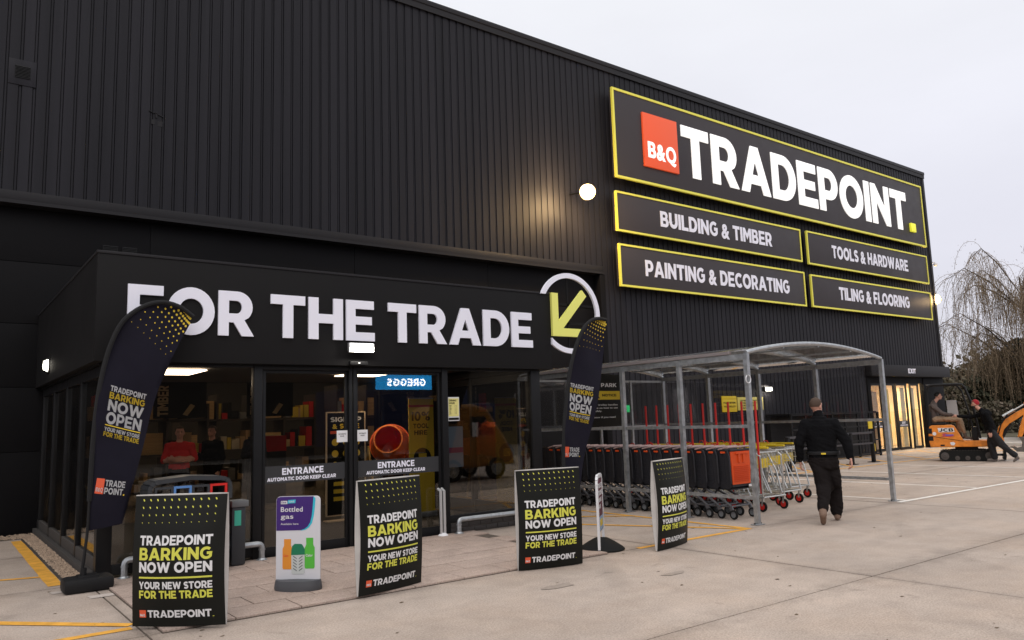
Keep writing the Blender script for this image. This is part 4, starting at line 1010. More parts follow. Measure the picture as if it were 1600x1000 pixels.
for x in (SX0, SX1):
    MB().obox((x, SY0-.04, 2.52), (x, SY1+.04, 2.52), .05, .09).build('eaves_beam', G_, t)
    for z in (.39, 1.46): MB().obox((x, SY0, z), (x, SY1, z), .035, .05).build('side_rail', G_, t)
MB().obox((SX0+.0, SY0+.3, 2.60), (SX0+.0, SY1, 2.60), .09, .05).build('gutter_strip', mat('pinkish_strip', (.34, .30, .30), .5, .5), t)
for fx in (.25, .5, .75):
    x = SX0+(SX1-SX0)*fx; z = 2.58+.20*math.sin(math.pi*fx)**.85-.04
    MB().obox((x, SY0, z), (x, SY1, z), .04, .03).build('purlin', G_, t)
# roof sheets, one per bay
for j in range(4):
    vs = []; y0, y1 = yp[j]+.01, yp[j+1]-.01
    for z_ in (0, .004):
        for (x, y, z) in arch_pts(0): vs += [(x, y0, z+.036+z_), (x, y1, z+.036+z_)]
    fs = []
    for i in range(20): fs += [(2*i, 2*i+1, 2*i+3, 2*i+2), (42+2*i, 42+2*i+2, 42+2*i+3, 42+2*i+1)]
    MB().add(vs, fs).build('roof_sheet', M['perspex'], t)
# closed back end
for x in (10.97, 11.95, 12.93): MB().box(x-.025, x+.025, SY1-.025, SY1+.025, 0, 2.49).build('end_post', G_, t)
for z in (.39, 1.44, 2.47): MB().obox((SX0, SY1, z), (SX1, SY1, z), .03, .045).build('end_rail', G_, t)
for j in range(4):
    xs_ = [SX0, 10.97, 11.95, 12.93, SX1]
    MB().box(xs_[j]+.04, xs_[j+1]-.04, SY1-.003, SY1+.001, 1.47, 2.44).build('end_sheet', M['perspex'], t)
    MB().box(SX1+.036, SX1+.040, yp[j]+.04, yp[j+1]-.04, 1.49, 2.46).build('side_sheet', M['perspex'], t)
MB().tube([(SX0+.12, 9.8, 2.56), (SX0+.5, 9.9, 2.52), (SX0+.6, 10.3, 2.53)], .012, 6).tube([(SX0+.0, SY0-.045, 2.22)]+[(SX0+.06*math.sin(R(a))-.05, SY0-.05, 2.17+.06*math.cos(R(a))) for a in range(0, 360, 30)], .009, 6).build('cable', M['paper'], t)

t = thing('trolley_park_sign', (11.75, 12.55, 1.47), 'black TROLLEY PARK sign with yellow safety band at the back of the shelter', 'sign')
MB().box(11.0, 12.52, 12.545, 12.57, 1.47, 2.62, .004).build('sign_panel', M['board'], t)
b = MB(); fr = facade(12.543)
write(b, 'TROLLEY PARK', .085, fr, x=11.09, z=2.34, width=1.32); b.build('lettering', M['printwhite'], t); b = MB()
for i, s in enumerate(('Please check our trolley handles', 'and ask for advice on how to use', 'each of them safely.', '', 'Please let us know if you need', 'any help.')):
    if s: write(b, s, .036, fr, x=11.12, z=1.93-i*.068, style='bold', width=len(s)*.0405)
b.build('instructions', M['printwhite'], t)
MB().box(11.02, 12.50, 12.541, 12.544, 2.06, 2.25).build('yellow_band', mat('safety_yellow', (.72, .52, .02), .5), t)
b = MB(); write(b, 'SAFETY', .055, facade(12.540), x=11.15, z=2.13, width=.42); write(b, 'NOTICE', .055, facade(12.540), x=11.95, z=2.13, width=.44)
b.prism([(11.66,2.09),(11.88,2.09),(11.77,2.23)], 12.538, 12.5405); b.build('black_lettering', M['board'], t)
MB().prism([(11.695,2.107),(11.845,2.107),(11.77,2.20)], 12.536, 12.5375).build('warning_triangle', MATS['safety_yellow'], t)
b = MB(); write(b, '!', .05, facade(12.535), x=11.763, z=2.115, width=.014, depth=.001); b.build('exclamation_mark', M['board'], t)
# yellow notices on the wall behind
t = thing('wall_notice', (21.4, 15.3, 1.75), 'pale yellow notice hanging on the ribbed wall behind the trolley shelter', 'sign')
MB().box(20.78, 22.12, 15.555, 15.595, 1.76, 2.18, .003).build('sign_panel', mat('notice_yellow', (.66, .56, .14), .6), t)
b = MB()
for k in range(4): write(b, 'CUSTOMER COLLECTION POINT', .045, facade(15.552), x=20.9, z=2.05-k*.08, width=1.0-.12*k, style='bold')
b.build('lettering', M['board'], t)
t = thing('wall_notice', (20.6, 15.3, 1.75), 'yellow notice with a black heading hanging left of the pale yellow one', 'sign')
MB().box(20.0, 20.72, 15.555, 15.595, 1.72, 2.12, .003).box(20.0, 20.72, 15.557, 15.595, 2.123, 2.22, .003).build('sign_panel', MATS['safety_yellow'], t)
b = MB(); write(b, 'PLEASE RETURN', .06, facade(15.553), x=20.05, z=1.98, width=.6); write(b, 'YOUR TROLLEY', .06, facade(15.553), x=20.05, z=1.86, width=.6); b.build('lettering', M['board'], t)
t = thing('wall_lamp', (22.36, 15.5, 2.4), 'small bright wall lamp above the yellow notice behind the shelter', 'lamp')
MB().box(22.2, 22.6, 15.50, 15.595, 2.36, 2.52, .01).build('housing', M['black'], t)
MB().box(22.22, 22.58, 15.49, 15.499, 2.38, 2.50).build('lens', mat('wall_lamp_glow', (1,1,1), .3, emit=7, ecol=(1, .94, .8)), t)
ld = bpy.data.lights.new('wall_lamp', 'AREA'); ld.size = .3; ld.energy = 12; ld.color = (1, .9, .75)
lo = bpy.data.objects.new('lamp_glow', ld); COL.objects.link(lo); lo.parent = t; lo.location = Vector((22.4, 15.47, 2.44))-wloc(t); lo.rotation_euler = (R(50), 0, 0)
t = thing('exit_running_man_sign', (15.6, 15.5, 1.8), 'small lit green emergency exit sign on the wall behind the shelter', 'sign')
MB().box(15.45, 15.85, 15.50, 15.56, 1.80, 1.99, .003).build('sign_panel', mat('exit_green_glow', (.02, .45, .15), .5, emit=.5, ecol=(.03, .9, .25)), t)

# ================================================================== TROLLEYS
def wheel(mb_t, mb_h, c, r, w, axis='x'):
    mb_t.lathe([(r*.62, -w/2), (r*.92, -w/2), (r, -w*.3), (r, w*.3), (r*.92, w/2), (r*.62, w/2)], 14, c, axis)
    mb_h.lathe([(.001, -w*.42), (r*.25, -w*.55), (r*.3, -w*.35), (r*.64, -w*.4), (r*.64, w*.4), (r*.3, w*.35), (r*.25, w*.55), (.001, w*.42)], 12, c, axis)
# plastic shopping trolley, local frame: x across (0..0.54), y along, front towards -y
hw = .27
tb = M['trolley']
def plastic_parts():
    P_ = []
    b = MB()   # basket: tapered, side panels with moulded recess
    for sx in (-1, 1):
        ya_, yb_ = -.02, .86
        prof = [(-.02+.03, .50), (.02, 1.04), (.06, 1.08), (.80, 1.10), (.84, 1.06), (.74, .50), (.68, .46), (.06, .46)]
        fr = lambda y, z, d, sx=sx: (sx*(hw-.035+(z-.5)*.05-max(0, y)*.16)+sx*d, y, z)
        b.prism(prof, 0, .014, fr)
        inner = [(.10, .56), (.115, .98), (.17, 1.03), (.72, 1.04), (.75, 1.0), (.67, .56), (.63, .53), (.15, .53)]
        b.prism(inner, .014, .020, fr)
        for k in range(5): b.prism([(.13+.0*k, .60+.075*k), (.68+.01*k, .60+.075*k), (.68+.01*k, .612+.075*k), (.13, .612+.075*k)], .020, .027, fr)
    b.add([(-hw+.04, .03, .47), (hw-.04, .03, .47), (hw-.04, .72, .47), (-hw+.04, .72, .47), (-hw+.04, .03, .455), (hw-.04, .03, .455), (hw-.04, .72, .455), (-hw+.04, .72, .455)], [(0,1,2,3),(4,5,6,7),(0,1,5,4),(2,3,7,6)])
    for sx in (-1, 1): b.tube([(sx*(hw-.002), -.005, .56), (sx*(hw+.010), -.012, .98), (sx*(hw+.008), .02, 1.07), (sx*(hw-.005), .10, 1.09)], .015, 8)
    b.box(-hw+.03, hw-.03, .77, .79, .62, 1.06); P_.append(('basket', b.mesh('basket', tb)))
    b = MB()   # front panel of the basket
    b.add([(-hw+.045, .0, .50), (hw-.045, .0, .50), (hw-.012, -.012, 1.07), (-hw+.012, -.012, 1.07), (-hw+.045, .02, .50), (hw-.045, .02, .50), (hw-.012, .01, 1.07), (-hw+.012, .01, 1.07)], [(0,1,2,3),(4,5,6,7),(0,1,5,4),(1,2,6,5),(2,3,7,6),(3,0,4,7)])
    b.tube([(-hw+.02, -.002, 1.075), (hw-.02, -.002, 1.075)], .02, 8)
    P_.append(('front_panel', b.mesh('front_panel', tb)))
    b = MB()   # red clips under the rim
    for sx in (-1, 1): b.box(sx*(hw-.006)-.014, sx*(hw-.006)+.012, .07, .16, 1.03, 1.06, .004)
    P_.append(('red_clip', b.mesh('red_clip', M['orangered'])))
    b = MB()   # chassis legs
    for sx in (-1, 1):
        b.tube([(sx*.24, .04, .20), (sx*.23, .20, .30), (sx*.21, .50, .44), (sx*.2, .60, .48)], .019, 8)
        b.tube([(sx*.2, .60, .44), (sx*.18, .78, .24), (sx*.17, .82, .18)], .016, 8)
        b.tube([(sx*.24, .04, .20), (sx*.17, .82, .18)], .014, 6)
        for (yy, xx) in ((.03, .24), (.83, .17)): b.obox((sx*xx, yy+.02, .20), (sx*xx, yy-.03, .075), .03, .055, (0, 1, 0))
    b.tube([(-.24, .04, .20), (.24, .04, .20)], .014, 6)
    P_.append(('chassis', b.mesh('chassis', mat('trolley_grey', (.11, .11, .12), .45, .3))))
    b = MB(); b.tube([(-hw-.01, .02, 1.125), (hw+.01, .02, 1.125)], .016, 8); 
    for sx in (-1, 1): b.tube([(sx*(hw-.002), .20, 1.09), (sx*(hw+.008), .02, 1.125)], .013, 6)
    P_.append(('handle', b.mesh('handle', mat('pinkish_handle', (.42, .30, .29), .5))))
    for i, (xx, yy) in enumerate(((-.24, .00), (.24, .00), (-.17, .80), (.17, .80))):
        a, c = MB(), MB(); wheel(a, c, (xx, yy, .078), .076, .032); a.mat(0); n_ = len(a.f)
        a.f += [[q+len(a.v) for q in f] for f in c.f]; a.v += c.v; a.mi += [1]*len(c.f)
        P_.append(('wheel', a.mesh('wheel', [M['rubber'], mat('wheel_grey', (.16, .17, .18), .4)])))
    return P_
PP = plastic_parts()
# orange panel used on the leading trolley
b = MB()
b.add([(-hw+.047, -.012, .54), (hw-.047, -.012, .54), (hw-.018, -.03, 1.055), (-hw+.018, -.03, 1.055), (-hw+.045, -.002, .54), (hw-.045, -.002, .54), (hw-.012, -.014, 1.055), (-hw+.012, -.014, 1.055)], [(0,1,2,3),(4,5,6,7),(0,1,5,4),(1,2,6,5),(2,3,7,6),(3,0,4,7)])
for k in range(9): b.obox((-hw+.08, -.026-.0004*k, .60+.028*k), (hw-.08, -.026-.0004*k, .60+.028*k), .010, .008)
b.obox((-.06, -.035, .88), (-.06, -.040, 1.02), .05, .012, (0, 1, 0)); b.obox((.06, -.035, .88), (.06, -.040, 1.02), .05, .012, (0, 1, 0)); b.obox((-.15, -.04, 1.03), (.15, -.04, 1.03), .02, .03)
opanel = b.mesh('orange_panel', M['orangered'])
ORD = ['', 'first', 'second', 'third', 'fourth', 'fifth', 'sixth', 'seventh', 'eighth', 'ninth', 'tenth', 'eleventh', 'twelfth', 'thirteenth', 'fourteenth', 'fifteenth', 'sixteenth', 'seventeenth', 'rearmost']
NT = 19
for i in range(NT):
    first = i == 0
    lab = 'leading dark plastic trolley with a bright orange front panel' if first else ORD[i]+' dark grey trolley behind the orange fronted one in its long nested row'
    t = thing('shopping_trolley', (10.47, 7.88+.238*i, .002), lab, 'trolley', None if first else 'dark nested plastic trolleys in the shelter')
    for nm, me in PP: inst(nm, me, (0, 0, 0), t)
    if first:
        inst('orange_panel', opanel, (0, 0, 0), t)
        p = MB().box(.16, .25, -.03, -.022, .49, .525).build('price_tag', M['paper'], t, world=False)

def frame_trolley(poles):
    P_ = []; b = MB(); r = .013; w_ = .30; Lh = 1.02
    for sx in (-1, 1):
        x = sx*w_
        b.tube([(x, .02, .24), (x, Lh, .24)], .016, 8)
        b.tube([(x*.96, .10, .98), (x*.96, Lh+.02, 1.02)], .017, 8)
        b.tube([(x*.96, .30, .99), (x, .10, .62), (x, .02, .24)], .016, 8) if not poles else b.tube([(x, .05, .24), (x, .05, .92), (x, .14, .98)], .016, 8)
        b.tube([(x, .55, .24), (x*.96, .42, .99)], r, 8); b.tube([(x, Lh-.04, .24), (x*.96, Lh-.10, 1.0)], r, 8)
        b.tube([(x, .30, .24), (x*.96, .62, .98)], r, 6)
        b.tube([(x*.9, .12, .78), (x*.9, Lh-.08, .80)], .007, 6); b.tube([(x*.9, .14, .88), (x*.9, Lh-.08, .90)], .007, 6)
    for yy in (.03, .35, .7, Lh): b.tube([(-w_, yy, .24), (w_, yy, .24)], r, 6)
    for k in range(8): b.tube([(-w_+.04+k*.075, .03, .25), (-w_+.04+k*.075, Lh, .25)], .004, 5)
    b.tube([(-w_*.96, .12, .98), (w_*.96, .12, .98)], r, 6)
    for k in range(7): b.tube([(-w_*.88+k*.088, .14, .70), (-w_*.88+k*.088, .13, .97)], .004, 5)
    P_.append(('tube_frame', b.mesh('tube_frame', M['chrome'])))
    b = MB()
    b.box(-w_*.9, w_*.9, .30, .312, .70, .86, .004); b.box(-w_*.9, w_*.9, .78, .792, .70, .86, .004)
    for sx in (-1, 1): b.box(sx*w_*.97-.03, sx*w_*.97+.03, .30, .82, 1.018, 1.055, .006)
    P_.append(('yellow_panel', b.mesh('yellow_panel', mat('trolley_yellow', (.72, .52, .02), .5))))
    b = MB(); b.tube([(-w_, Lh+.02, 1.00), (-w_, Lh+.08, 1.02), (w_, Lh+.08, 1.02), (w_, Lh+.02, 1.00)], .014, 8)
    for sx in (-1, 1): b.tube([(sx*w_*.9, .84, 1.03), (sx*w_*.9, .88, 1.09), (sx*w_*.9, .94, 1.09), (sx*w_*.9, .98, 1.03)], .010, 6)
    P_.append(('red_handle', b.mesh('red_handle', M['red'])))
    for sx in (-1, 1):
        for yy in (.05, Lh-.06): P_.append(('fork', MB().obox((sx*w_, yy, .235), (sx*w_, yy+.02, .10), .045, .03, (0, 1, 0)).mesh('fork', M['chrome'])))
    for sx in (-1, 1):
        for yy in (.07, Lh-.04):
            a, c = MB(), MB(); wheel(a, c, (sx*w_, yy, .088), .087, .034)
            a.f += [[q+len(a.v) for q in f] for f in c.f]; a.v += c.v; a.mi += [1]*len(c.f)
            P_.append(('wheel', a.mesh('wheel', [M['rubber'], M['red']])))
    if poles:
        for yy in (.08, .36): P_.append(('red_pole', MB().tube([(-w_*.98, yy, .30 if yy < .1 else .92), (-w_*.98, yy, 1.86)], .019, 8).mesh('red_pole', M['red'])))
    return P_
FA, FB = frame_trolley(True), frame_trolley(False)
for i in range(5):
    t = thing('pole_trolley', (11.62, 8.05+.565*i, .002), ['nearest heavy trolley with upright red poles beside the orange fronted trolley', ORD[i]+' heavy trolley with red poles, counting back from the nearest one'][i > 0], 'trolley', 'heavy trolleys with red poles' if i else None)
    for nm, me in FA: inst(nm, me, (0, 0, 0), t)
for lane, (x, y0, n) in enumerate(((12.55, 8.35, 6), (13.45, 8.75, 4))):
    for i in range(n):
        t = thing('frame_trolley', (x, y0+.55*i, .002), [('front silver tube trolley in the lane next to the red pole trolleys', 'front silver tube trolley in the rightmost lane, left of the walking man')[lane], (ORD[i]+' silver tube trolley back in the lane beside the red pole trolleys', ORD[i]+' silver tube trolley back in the rightmost lane')[lane]][i > 0], 'trolley', ('silver trolleys of the middle right lane', 'silver trolleys of the rightmost lane')[lane] if i else None)
        for nm, me in FB: inst(nm, me, (0, 0, 0), t)

# barrier and cage by the wall, right of the shelter
t = thing('trolley_barrier', (23.4, 13.0, 0), 'low black steel barrier with base plates beyond the walking man', 'barrier')
for x, y in ((22.7, 12.95), (24.05, 13.0), (19.42, 12.95)):
    MB().box(x-.05, x+.05, y-.05, y+.05, .012, .95, .008).box(x-.17, x+.17, y-.12, y+.12, .003, .02, .003).build('barrier_post', M['black'], t)
MB().obox((19.4, 12.98, .93), (24.1, 12.98, .93), .06, .06).obox((19.4, 12.98, .60), (24.1, 12.98, .60), .05, .05).build('barrier_rail', mat('dark_galv', (.10, .10, .11), .5, .6), t)
t = thing('gas_cage', (24.6, 14.9, 0), 'dark steel cage with yellow reflectors against the wall before the exit', 'cage')
b = MB()
for x in (22.2, 23.0, 23.8, 24.6, 25.4, 26.2, 27.0, 27.6):
    b.box(x-.03, x+.03, 14.6, 14.66, 0, 1.55)
for z in (.05, .55, 1.05, 1.52): b.box(22.2, 27.6, 14.60, 14.65, z, z+.05)
b.build('cage_frame', M['black'], t)
b = MB()
for k in range(67): b.tube([(22.22+.08*k, 14.63, .08), (22.22+.08*k, 14.63, 1.52)], .006, 4, cap=False)
tag(b.build('cage_mesh', M['black'], t), kind='stuff')
MB().box(22.2, 27.6, 15.4, 15.56, 0, 1.5).box(22.2, 27.6, 14.66, 15.56, 1.56, 1.60).build('cage_back', M['black'], t)
for x, z in ((26.95, .98), (27.02, .18)): MB().box(x-.13, x+.13, 14.57, 14.595, z, z+.26).build('reflector', MATS['safety_yellow'], t)
# ================================================================== PEOPLE
def capsule(mb, p0, r0, p1, r1, n=12):
    p0, p1 = Vector(p0), Vector(p1); d = p1-p0; Ln = max(d.length, 1e-4); q = d.to_track_quat('Z', 'Y')
    prof = [(max(r0*math.cos(a), 1e-4), r0*math.sin(a)) for a in [R(x) for x in (-90, -60, -30)]]
    prof += [(r0, 0), (r1, Ln)]+[(max(r1*math.cos(a), 1e-4), Ln+r1*math.sin(a)) for a in [R(x) for x in (30, 60, 90)]]
    k = len(mb.v); mb.lathe(prof, n)
    for i in range(k, len(mb.v)): mb.v[i] = q @ mb.v[i]+p0
def ell(c, r, m, rot=(0, 0, 0)): return ('e', Vector(c), Vector(r), m, Euler([R(a) for a in rot]).to_matrix())
def cap(p0, r0, p1, r1, m): return ('c', Vector(p0), r0, Vector(p1), r1, m)
def hand(c, d, palm, size=1.0, m=0, side=1, curl=35):
    """palm and five curled fingers. c wrist, d direction of the fingers, palm = direction the palm faces"""
    d = Vector(d).normalized(); pn = Vector(palm); pn = (pn-d*pn.dot(d)).normalized(); s = d.cross(pn)*side; c = Vector(c); out = []
    S_ = size
    for k in range(4):
        o = (k-1.5)*.020*S_
        b0 = c+s*o*.8+d*.015*S_; b1 = c+s*o+d*.085*S_
        out.append(cap(b0, .014*S_, b1, .0125*S_, m))
        Lf = (.038, .043, .040, .031)[k]*S_; a = R(curl)
        d1 = d*math.cos(a)+pn*math.sin(a); d2 = d*math.cos(2*a)+pn*math.sin(2*a)
        b2 = b1+d1*Lf; out.append(cap(b1, .0105*S_, b2, .0098*S_, m)); out.append(cap(b2, .0098*S_, b2+d2*Lf*.75, .0085*S_, m))
    t0 = c+s*-.026*S_+d*.02*S_; t1 = t0+(-s*.75+d*.7+pn*.5).normalized()*.042*S_; out.append(cap(t0, .0135*S_, t1, .0115*S_, m)); out.append(cap(t1, .0115*S_, t1+(-s*.15+d*.9+pn*.5).normalized()*.032*S_, .0095*S_, m))
    return out
def head(c, yaw, m, pitch=0, size=1.0):
    """skull with face; yaw 0 looks along +y"""
    Mx = Euler((R(pitch), 0, R(yaw))).to_matrix(); c = Vector(c); T = lambda x, y, z: c+Mx @ (Vector((x, y, z))*size); S_ = size
    o = [('e', T(0, -.012, .02), Vector((.076, .096, .098))*S_, m, Mx), ('e', T(0, .018, -.045), Vector((.058, .072, .066))*S_, m, Mx),
         ('e', T(0, .062, -.088), Vector((.026, .024, .020))*S_, m, Mx), cap(T(0, .082, .012), .011*S_, T(0, .101, -.026), .015*S_, m),
         ('e', T(.078, -.010, -.012), Vector((.011, .024, .034))*S_, m, Mx), ('e', T(-.078, -.010, -.012), Vector((.011, .024, .034))*S_, m, Mx),
         ('e', T(0, .074, .030), Vector((.050, .016, .012))*S_, m, Mx), ('e', T(0, .082, -.058), Vector((.024, .012, .010))*S_, m, Mx)]
    return o, T, Mx
def make_body(prims, mats, parent, name='body', voxel=.010):
    mb = MB()
    for p in prims:
        if p[0] == 'c': capsule(mb, p[1], p[2], p[3], p[4])
        else:
            k = len(mb.v); mb.ball((0, 0, 0), 1, 14, 9)
            for i in range(k, len(mb.v)): v = mb.v[i]; mb.v[i] = p[4] @ Vector((v.x*p[2].x, v.y*p[2].y, v.z*p[2].z))+p[1]
    me = mb.mesh(name, mats, smooth=False)
    ob = bpy.data.objects.new(name, me); COL.objects.link(ob)
    r = ob.modifiers.new('r', 'REMESH'); r.mode = 'VOXEL'; r.voxel_size = voxel
    s = ob.modifiers.new('s', 'SMOOTH'); s.factor = .6; s.iterations = 3
    dg = bpy.context.evaluated_depsgraph_get(); dg.update()
    me2 = bpy.data.meshes.new_from_object(ob.evaluated_get(dg)); bpy.data.objects.remove(ob)
    me2.materials.clear()
    for m in mats: me2.materials.append(m)
    from mathutils import noise as nz_
    mi = []
    for po in me2.polygons:
        c = po.center; best = 1e9; bm_i = 0
        for p in prims:
            if p[0] == 'c':
                a, b_ = p[1], p[3]; d = b_-a; u = max(0, min(1, (c-a).dot(d)/max(d.length_squared, 1e-9))); q = (c-a-d*u).length-(p[2]+(p[4]-p[2])*u); m = p[5]
            else:
                v = p[4].transposed() @ (c-p[1]); rr = p[2]; k = math.sqrt((v.x/rr.x)**2+(v.y/rr.y)**2+(v.z/rr.z)**2); q = (k-1)*min(rr); m = p[3]
            if q < best: best = q; bm_i = m
        mi.append(bm_i)
    sk = set()
    for po, m_ in zip(me2.polygons, mi):
        if m_ in (0, 3): sk.update(po.vertices)
    nr_ = [v.normal.copy() for v in me2.vertices]
    for v in me2.vertices:
        if v.index in sk: continue
        c = v.co; w1 = nz_.noise(Vector((c.x*9, c.y*9, c.z*6+c.x*5))); w2 = nz_.noise(Vector((c.x*5+7, c.y*5, c.z*17+c.x*9))); w3 = nz_.noise(Vector((c.x*24, c.y*24, c.z*20)))
        v.co += nr_[v.index]*(w1*.016+(1-abs(w2)*2)*.007+w3*.004)
    me2.polygons.foreach_set('material_index', mi); me2.polygons.foreach_set('use_smooth', [True]*len(mi)); me2.update()
    o = bpy.data.objects.new(name, me2); COL.objects.link(o); o.parent = parent; return o
def trunk(secs, m, step=.025):
    """stack of ellipsoid slices (z, cx, cy, rx, ry) from top to bottom, close enough to merge smoothly"""
    o = []
    for a, b_ in zip(secs, secs[1:]):
        n = max(1, int(abs(a[0]-b_[0])/step))
        for i in range(n+1):
            u = i/n; q = [a[j]+(b_[j]-a[j])*u for j in range(5)]
            o.append(('e', Vector((q[1], q[2], q[0])), Vector((q[3], q[4], .045)), m, Matrix.Identity(3)))
    return o
def eyes(T, parent):
    for sx in (-1, 1):
        b = MB().ball(T(sx*.031, .079, .012), .0105, 8, 6); b.build('eye', mat('eye_dark', (.02, .015, .012), .3), parent, world=False)
def hair_cap(T, Mx, parent, m, name='hair', sc_=1.0, zmin=.005, front=.03):
    b = MB(); n, k = 22, 12; vs = []
    for j in range(k+1):
        th = math.pi*.60*j/k
        for i in range(n):
            a = 2*math.pi*i/n; x = .083*math.sin(th)*math.cos(a); y = .104*math.sin(th)*math.sin(a); z = .108*math.cos(th)
            if y > front*.9 and z < .062: z = .062+(z-.062)*.08; 
            w_ = 1+.03*math.sin(7*a+3*j)
            vs.append(T(x*w_, -.014+y*w_, .02+z*sc_))
    b.add(vs, [(j*n+i, j*n+(i+1) % n, (j+1)*n+(i+1) % n, (j+1)*n+i) for j in range(k) for i in range(n)])
    return b.build(name, m, parent, world=False, angle=80)

# --- man walking away towards the exit
W = thing('person', (10.86, 6.66, .002), 'man in black sweater and dark work trousers walking away beside the trolley shelter', 'person', rz=R(-58.5))
hd, T, Mx = head((-.03, .05, 1.655), -38, 0)
pr = hd+[cap((-.02, .03, 1.48), .062, (-.03, .045, 1.60), .058, 0)]
C_ = 1
pr += [cap((-.01, .02, 1.50), .072, (-.02, .035, 1.55), .066, C_)]      # collar
pr += trunk([(1.475, -.01, .01, .11, .085), (1.43, -.01, .005, .20, .105), (1.36, -.01, 0, .245, .130), (1.25, -.01, 0, .235, .140), (1.12, 0, .005, .215, .135), (1.0, 0, .01, .205, .135), (.93, 0, .01, .200, .135)], C_)
pr += [cap((-.20, .0, 1.395), .082, (-.315, -.04, 1.12), .070, C_), cap((-.315, -.04, 1.12), .068, (-.32, .04, .90), .052, C_),
       cap((.19, .0, 1.395), .082, (.33, -.05, 1.14), .072, C_), cap((.33, -.05, 1.14), .070, (.365, -.10, .93), .052, C_)]
pr += hand((-.318, .055, .86), (-.0, .35, -1), (.9, .1, 0), 1.1, 0, 1, 30)+hand((.37, -.11, .90), (.1, -.3, -1), (-.9, 0, 0), 1.1, 0, -1, 35)
K_ = 2
pr += trunk([(.93, 0, .01, .200, .135), (.86, 0, .01, .215, .145), (.78, .01, .01, .20, .14)], K_)
pr += [cap((.085, .02, .86), .118, (.12, .20, .52), .108, K_), cap((.12, .20, .52), .105, (.13, .24, .13), .084, K_),
       cap((-.070, .0, .86), .122, (-.02, -.04, .52), .105, K_), cap((-.02, -.04, .52), .098, (-.06, -.30, .22), .070, K_),
       cap((.13, .05, .66), .095, (.15, .08, .55), .085, K_), cap((-.02, .04, .62), .11, (.04, .06, .50), .09, K_)]
B_ = 3
pr += [cap((.13, .22, .085), .052, (.15, .36, .045), .042, B_), cap((.13, .20, .05), .045, (.13, .22, .10), .050, B_),
       cap((-.06, -.33, .19), .055, (-.06, -.40, .15), .052, B_), cap((-.06, -.40, .15), .050, (-.065, -.30, .035), .038, B_)]
make_body(pr, [M['skin'], M['cloth'], M['trouser'], M['boot']], W)
hair_cap(T, Mx, W, M['hair'], sc_=.97); eyes(T, W); W.scale = (1.03, 1.0, 1.045)
bb = MB(); bb.lathe([(.232, .955), (.236, .97), (.236, .99), (.230, 1.005)], 28).xf(lambda v: (v.x*1.0+.005, v.y*.62, v.z)); bb.build('belt', M['black'], W, world=False)
MB().box(-.02, .045, -.162, -.150, .962, .985, .003).build('yellow_tag', M['printyellow'], W, world=False)

# ================================================================== MINI EXCAVATOR (local frame: x forwards, y away from the camera)
EX = thing('mini_excavator', (25.66, 10.88, .002), 'orange tracked mini excavator with black roll frame parked beyond the white bays', 'excavator', rz=R(-66.6))
E_ = lambda px, py: ((px-1505)/51, (720-py)/51)
def eb(mb, nm, m, angle=35): return mb.build(nm, m, EX, world=False, angle=angle)
for sy in (-.36, .40):
    r = .165; L0, L1_ = -.79+r, .76-r
    path = arc(L1_, r, r, r, -90, 90, 8)+arc(L0, r, r, r, 90, 270, 8)
    b = MB(); b.prism(path, sy-.105, sy+.105)
    tr = eb(b, 'track', M['rubber'])
    sh = MB(); Lt = 2*math.pi*r+2*(L1_-L0); n = 44
    for k in range(n):
        s_ = Lt*k/n
        if s_ < L1_-L0: p, nn = (L0+s_, 0), (0, -1)
        elif s_ < L1_-L0+math.pi*r: a = -math.pi/2+(s_-(L1_-L0))/r; p, nn = (L1_+r*math.cos(a), r+r*math.sin(a)), (math.cos(a), math.sin(a))
        elif s_ < 2*(L1_-L0)+math.pi*r: p, nn = (L1_-(s_-(L1_-L0)-math.pi*r), 2*r), (0, 1)
        else: a = math.pi/2+(s_-2*(L1_-L0)-math.pi*r)/r; p, nn = (L0+r*math.cos(a), r+r*math.sin(a)), (math.cos(a), math.sin(a))
        sh.obox((p[0]+nn[0]*.003, sy-.112, p[1]+nn[1]*.003+.0), (p[0]+nn[0]*.003, sy+.112, p[1]+nn[1]*.003), .034, .022, (nn[0], 0, nn[1]))
    q = sh.build('track_lugs', mat('track_dusty', (.035, .030, .026), .9)); q.parent = tr
    for cx_, rr in ((L0, .12), (L1_, .12), (-.28, .07), (0, .07), (.28, .07)):
        w_ = MB(); w_.lathe([(.001, -.118), (rr*.4, -.118), (rr*.5, -.108), (rr, -.106)], 14, (cx_, sy, .165 if rr > .1 else .10), 'y')
        q = w_.build('roller', mat('roller_dark', (.06, .05, .045), .6)); q.parent = tr
b = MB(); b.box(-.45, .5, -.26, .30, .14, .36, .02).box(-.32, .32, -.28, .32, .34, .42, .02); eb(b, 'undercarriage', M['black'])
b = MB(); b.box(.60, .98, -.05, .02, .14, .20).box(.60, .98, .12, .19, .14, .20); b.prism([(.96,.04),(1.02,.03),(1.05,.16),(1.04,.30),(1.0,.33),(.98,.18)], -.46, .5); eb(b, 'dozer_blade', M['black'])
pts = [(-1.0,.44),(-1.03,.60),(-1.03,.86),(-.99,1.08),(-.92,1.12),(-.36,1.12),(-.28,1.08),(-.06,.63),(.70,.63),(.76,.56),(.76,.44)]
b = MB(); b.prism(pts, -.43, .47)
body = eb(b, 'body_shell', M['exc']); bv = body.modifiers.new('bevel', 'BEVEL'); bv.width = .02; bv.segments = 3
eb(MB().obox((-1.02, -.436, .80), (-.5, -.436, .70), .008, .018, (0, 1, 0)).obox((-.5, -.436, .70), (-.06, -.436, .62), .008, .018, (0, 1, 0)), 'panel_seam', M['black'])
eb(MB().box(-1.035, -.92, -.436, -.30, .86, 1.03, .01).box(-1.035, -.90, -.436, -.3, .64, .78, .01).box(-.72, -.60, -.437, -.42, .47, .52, .005), 'vent', M['black'])
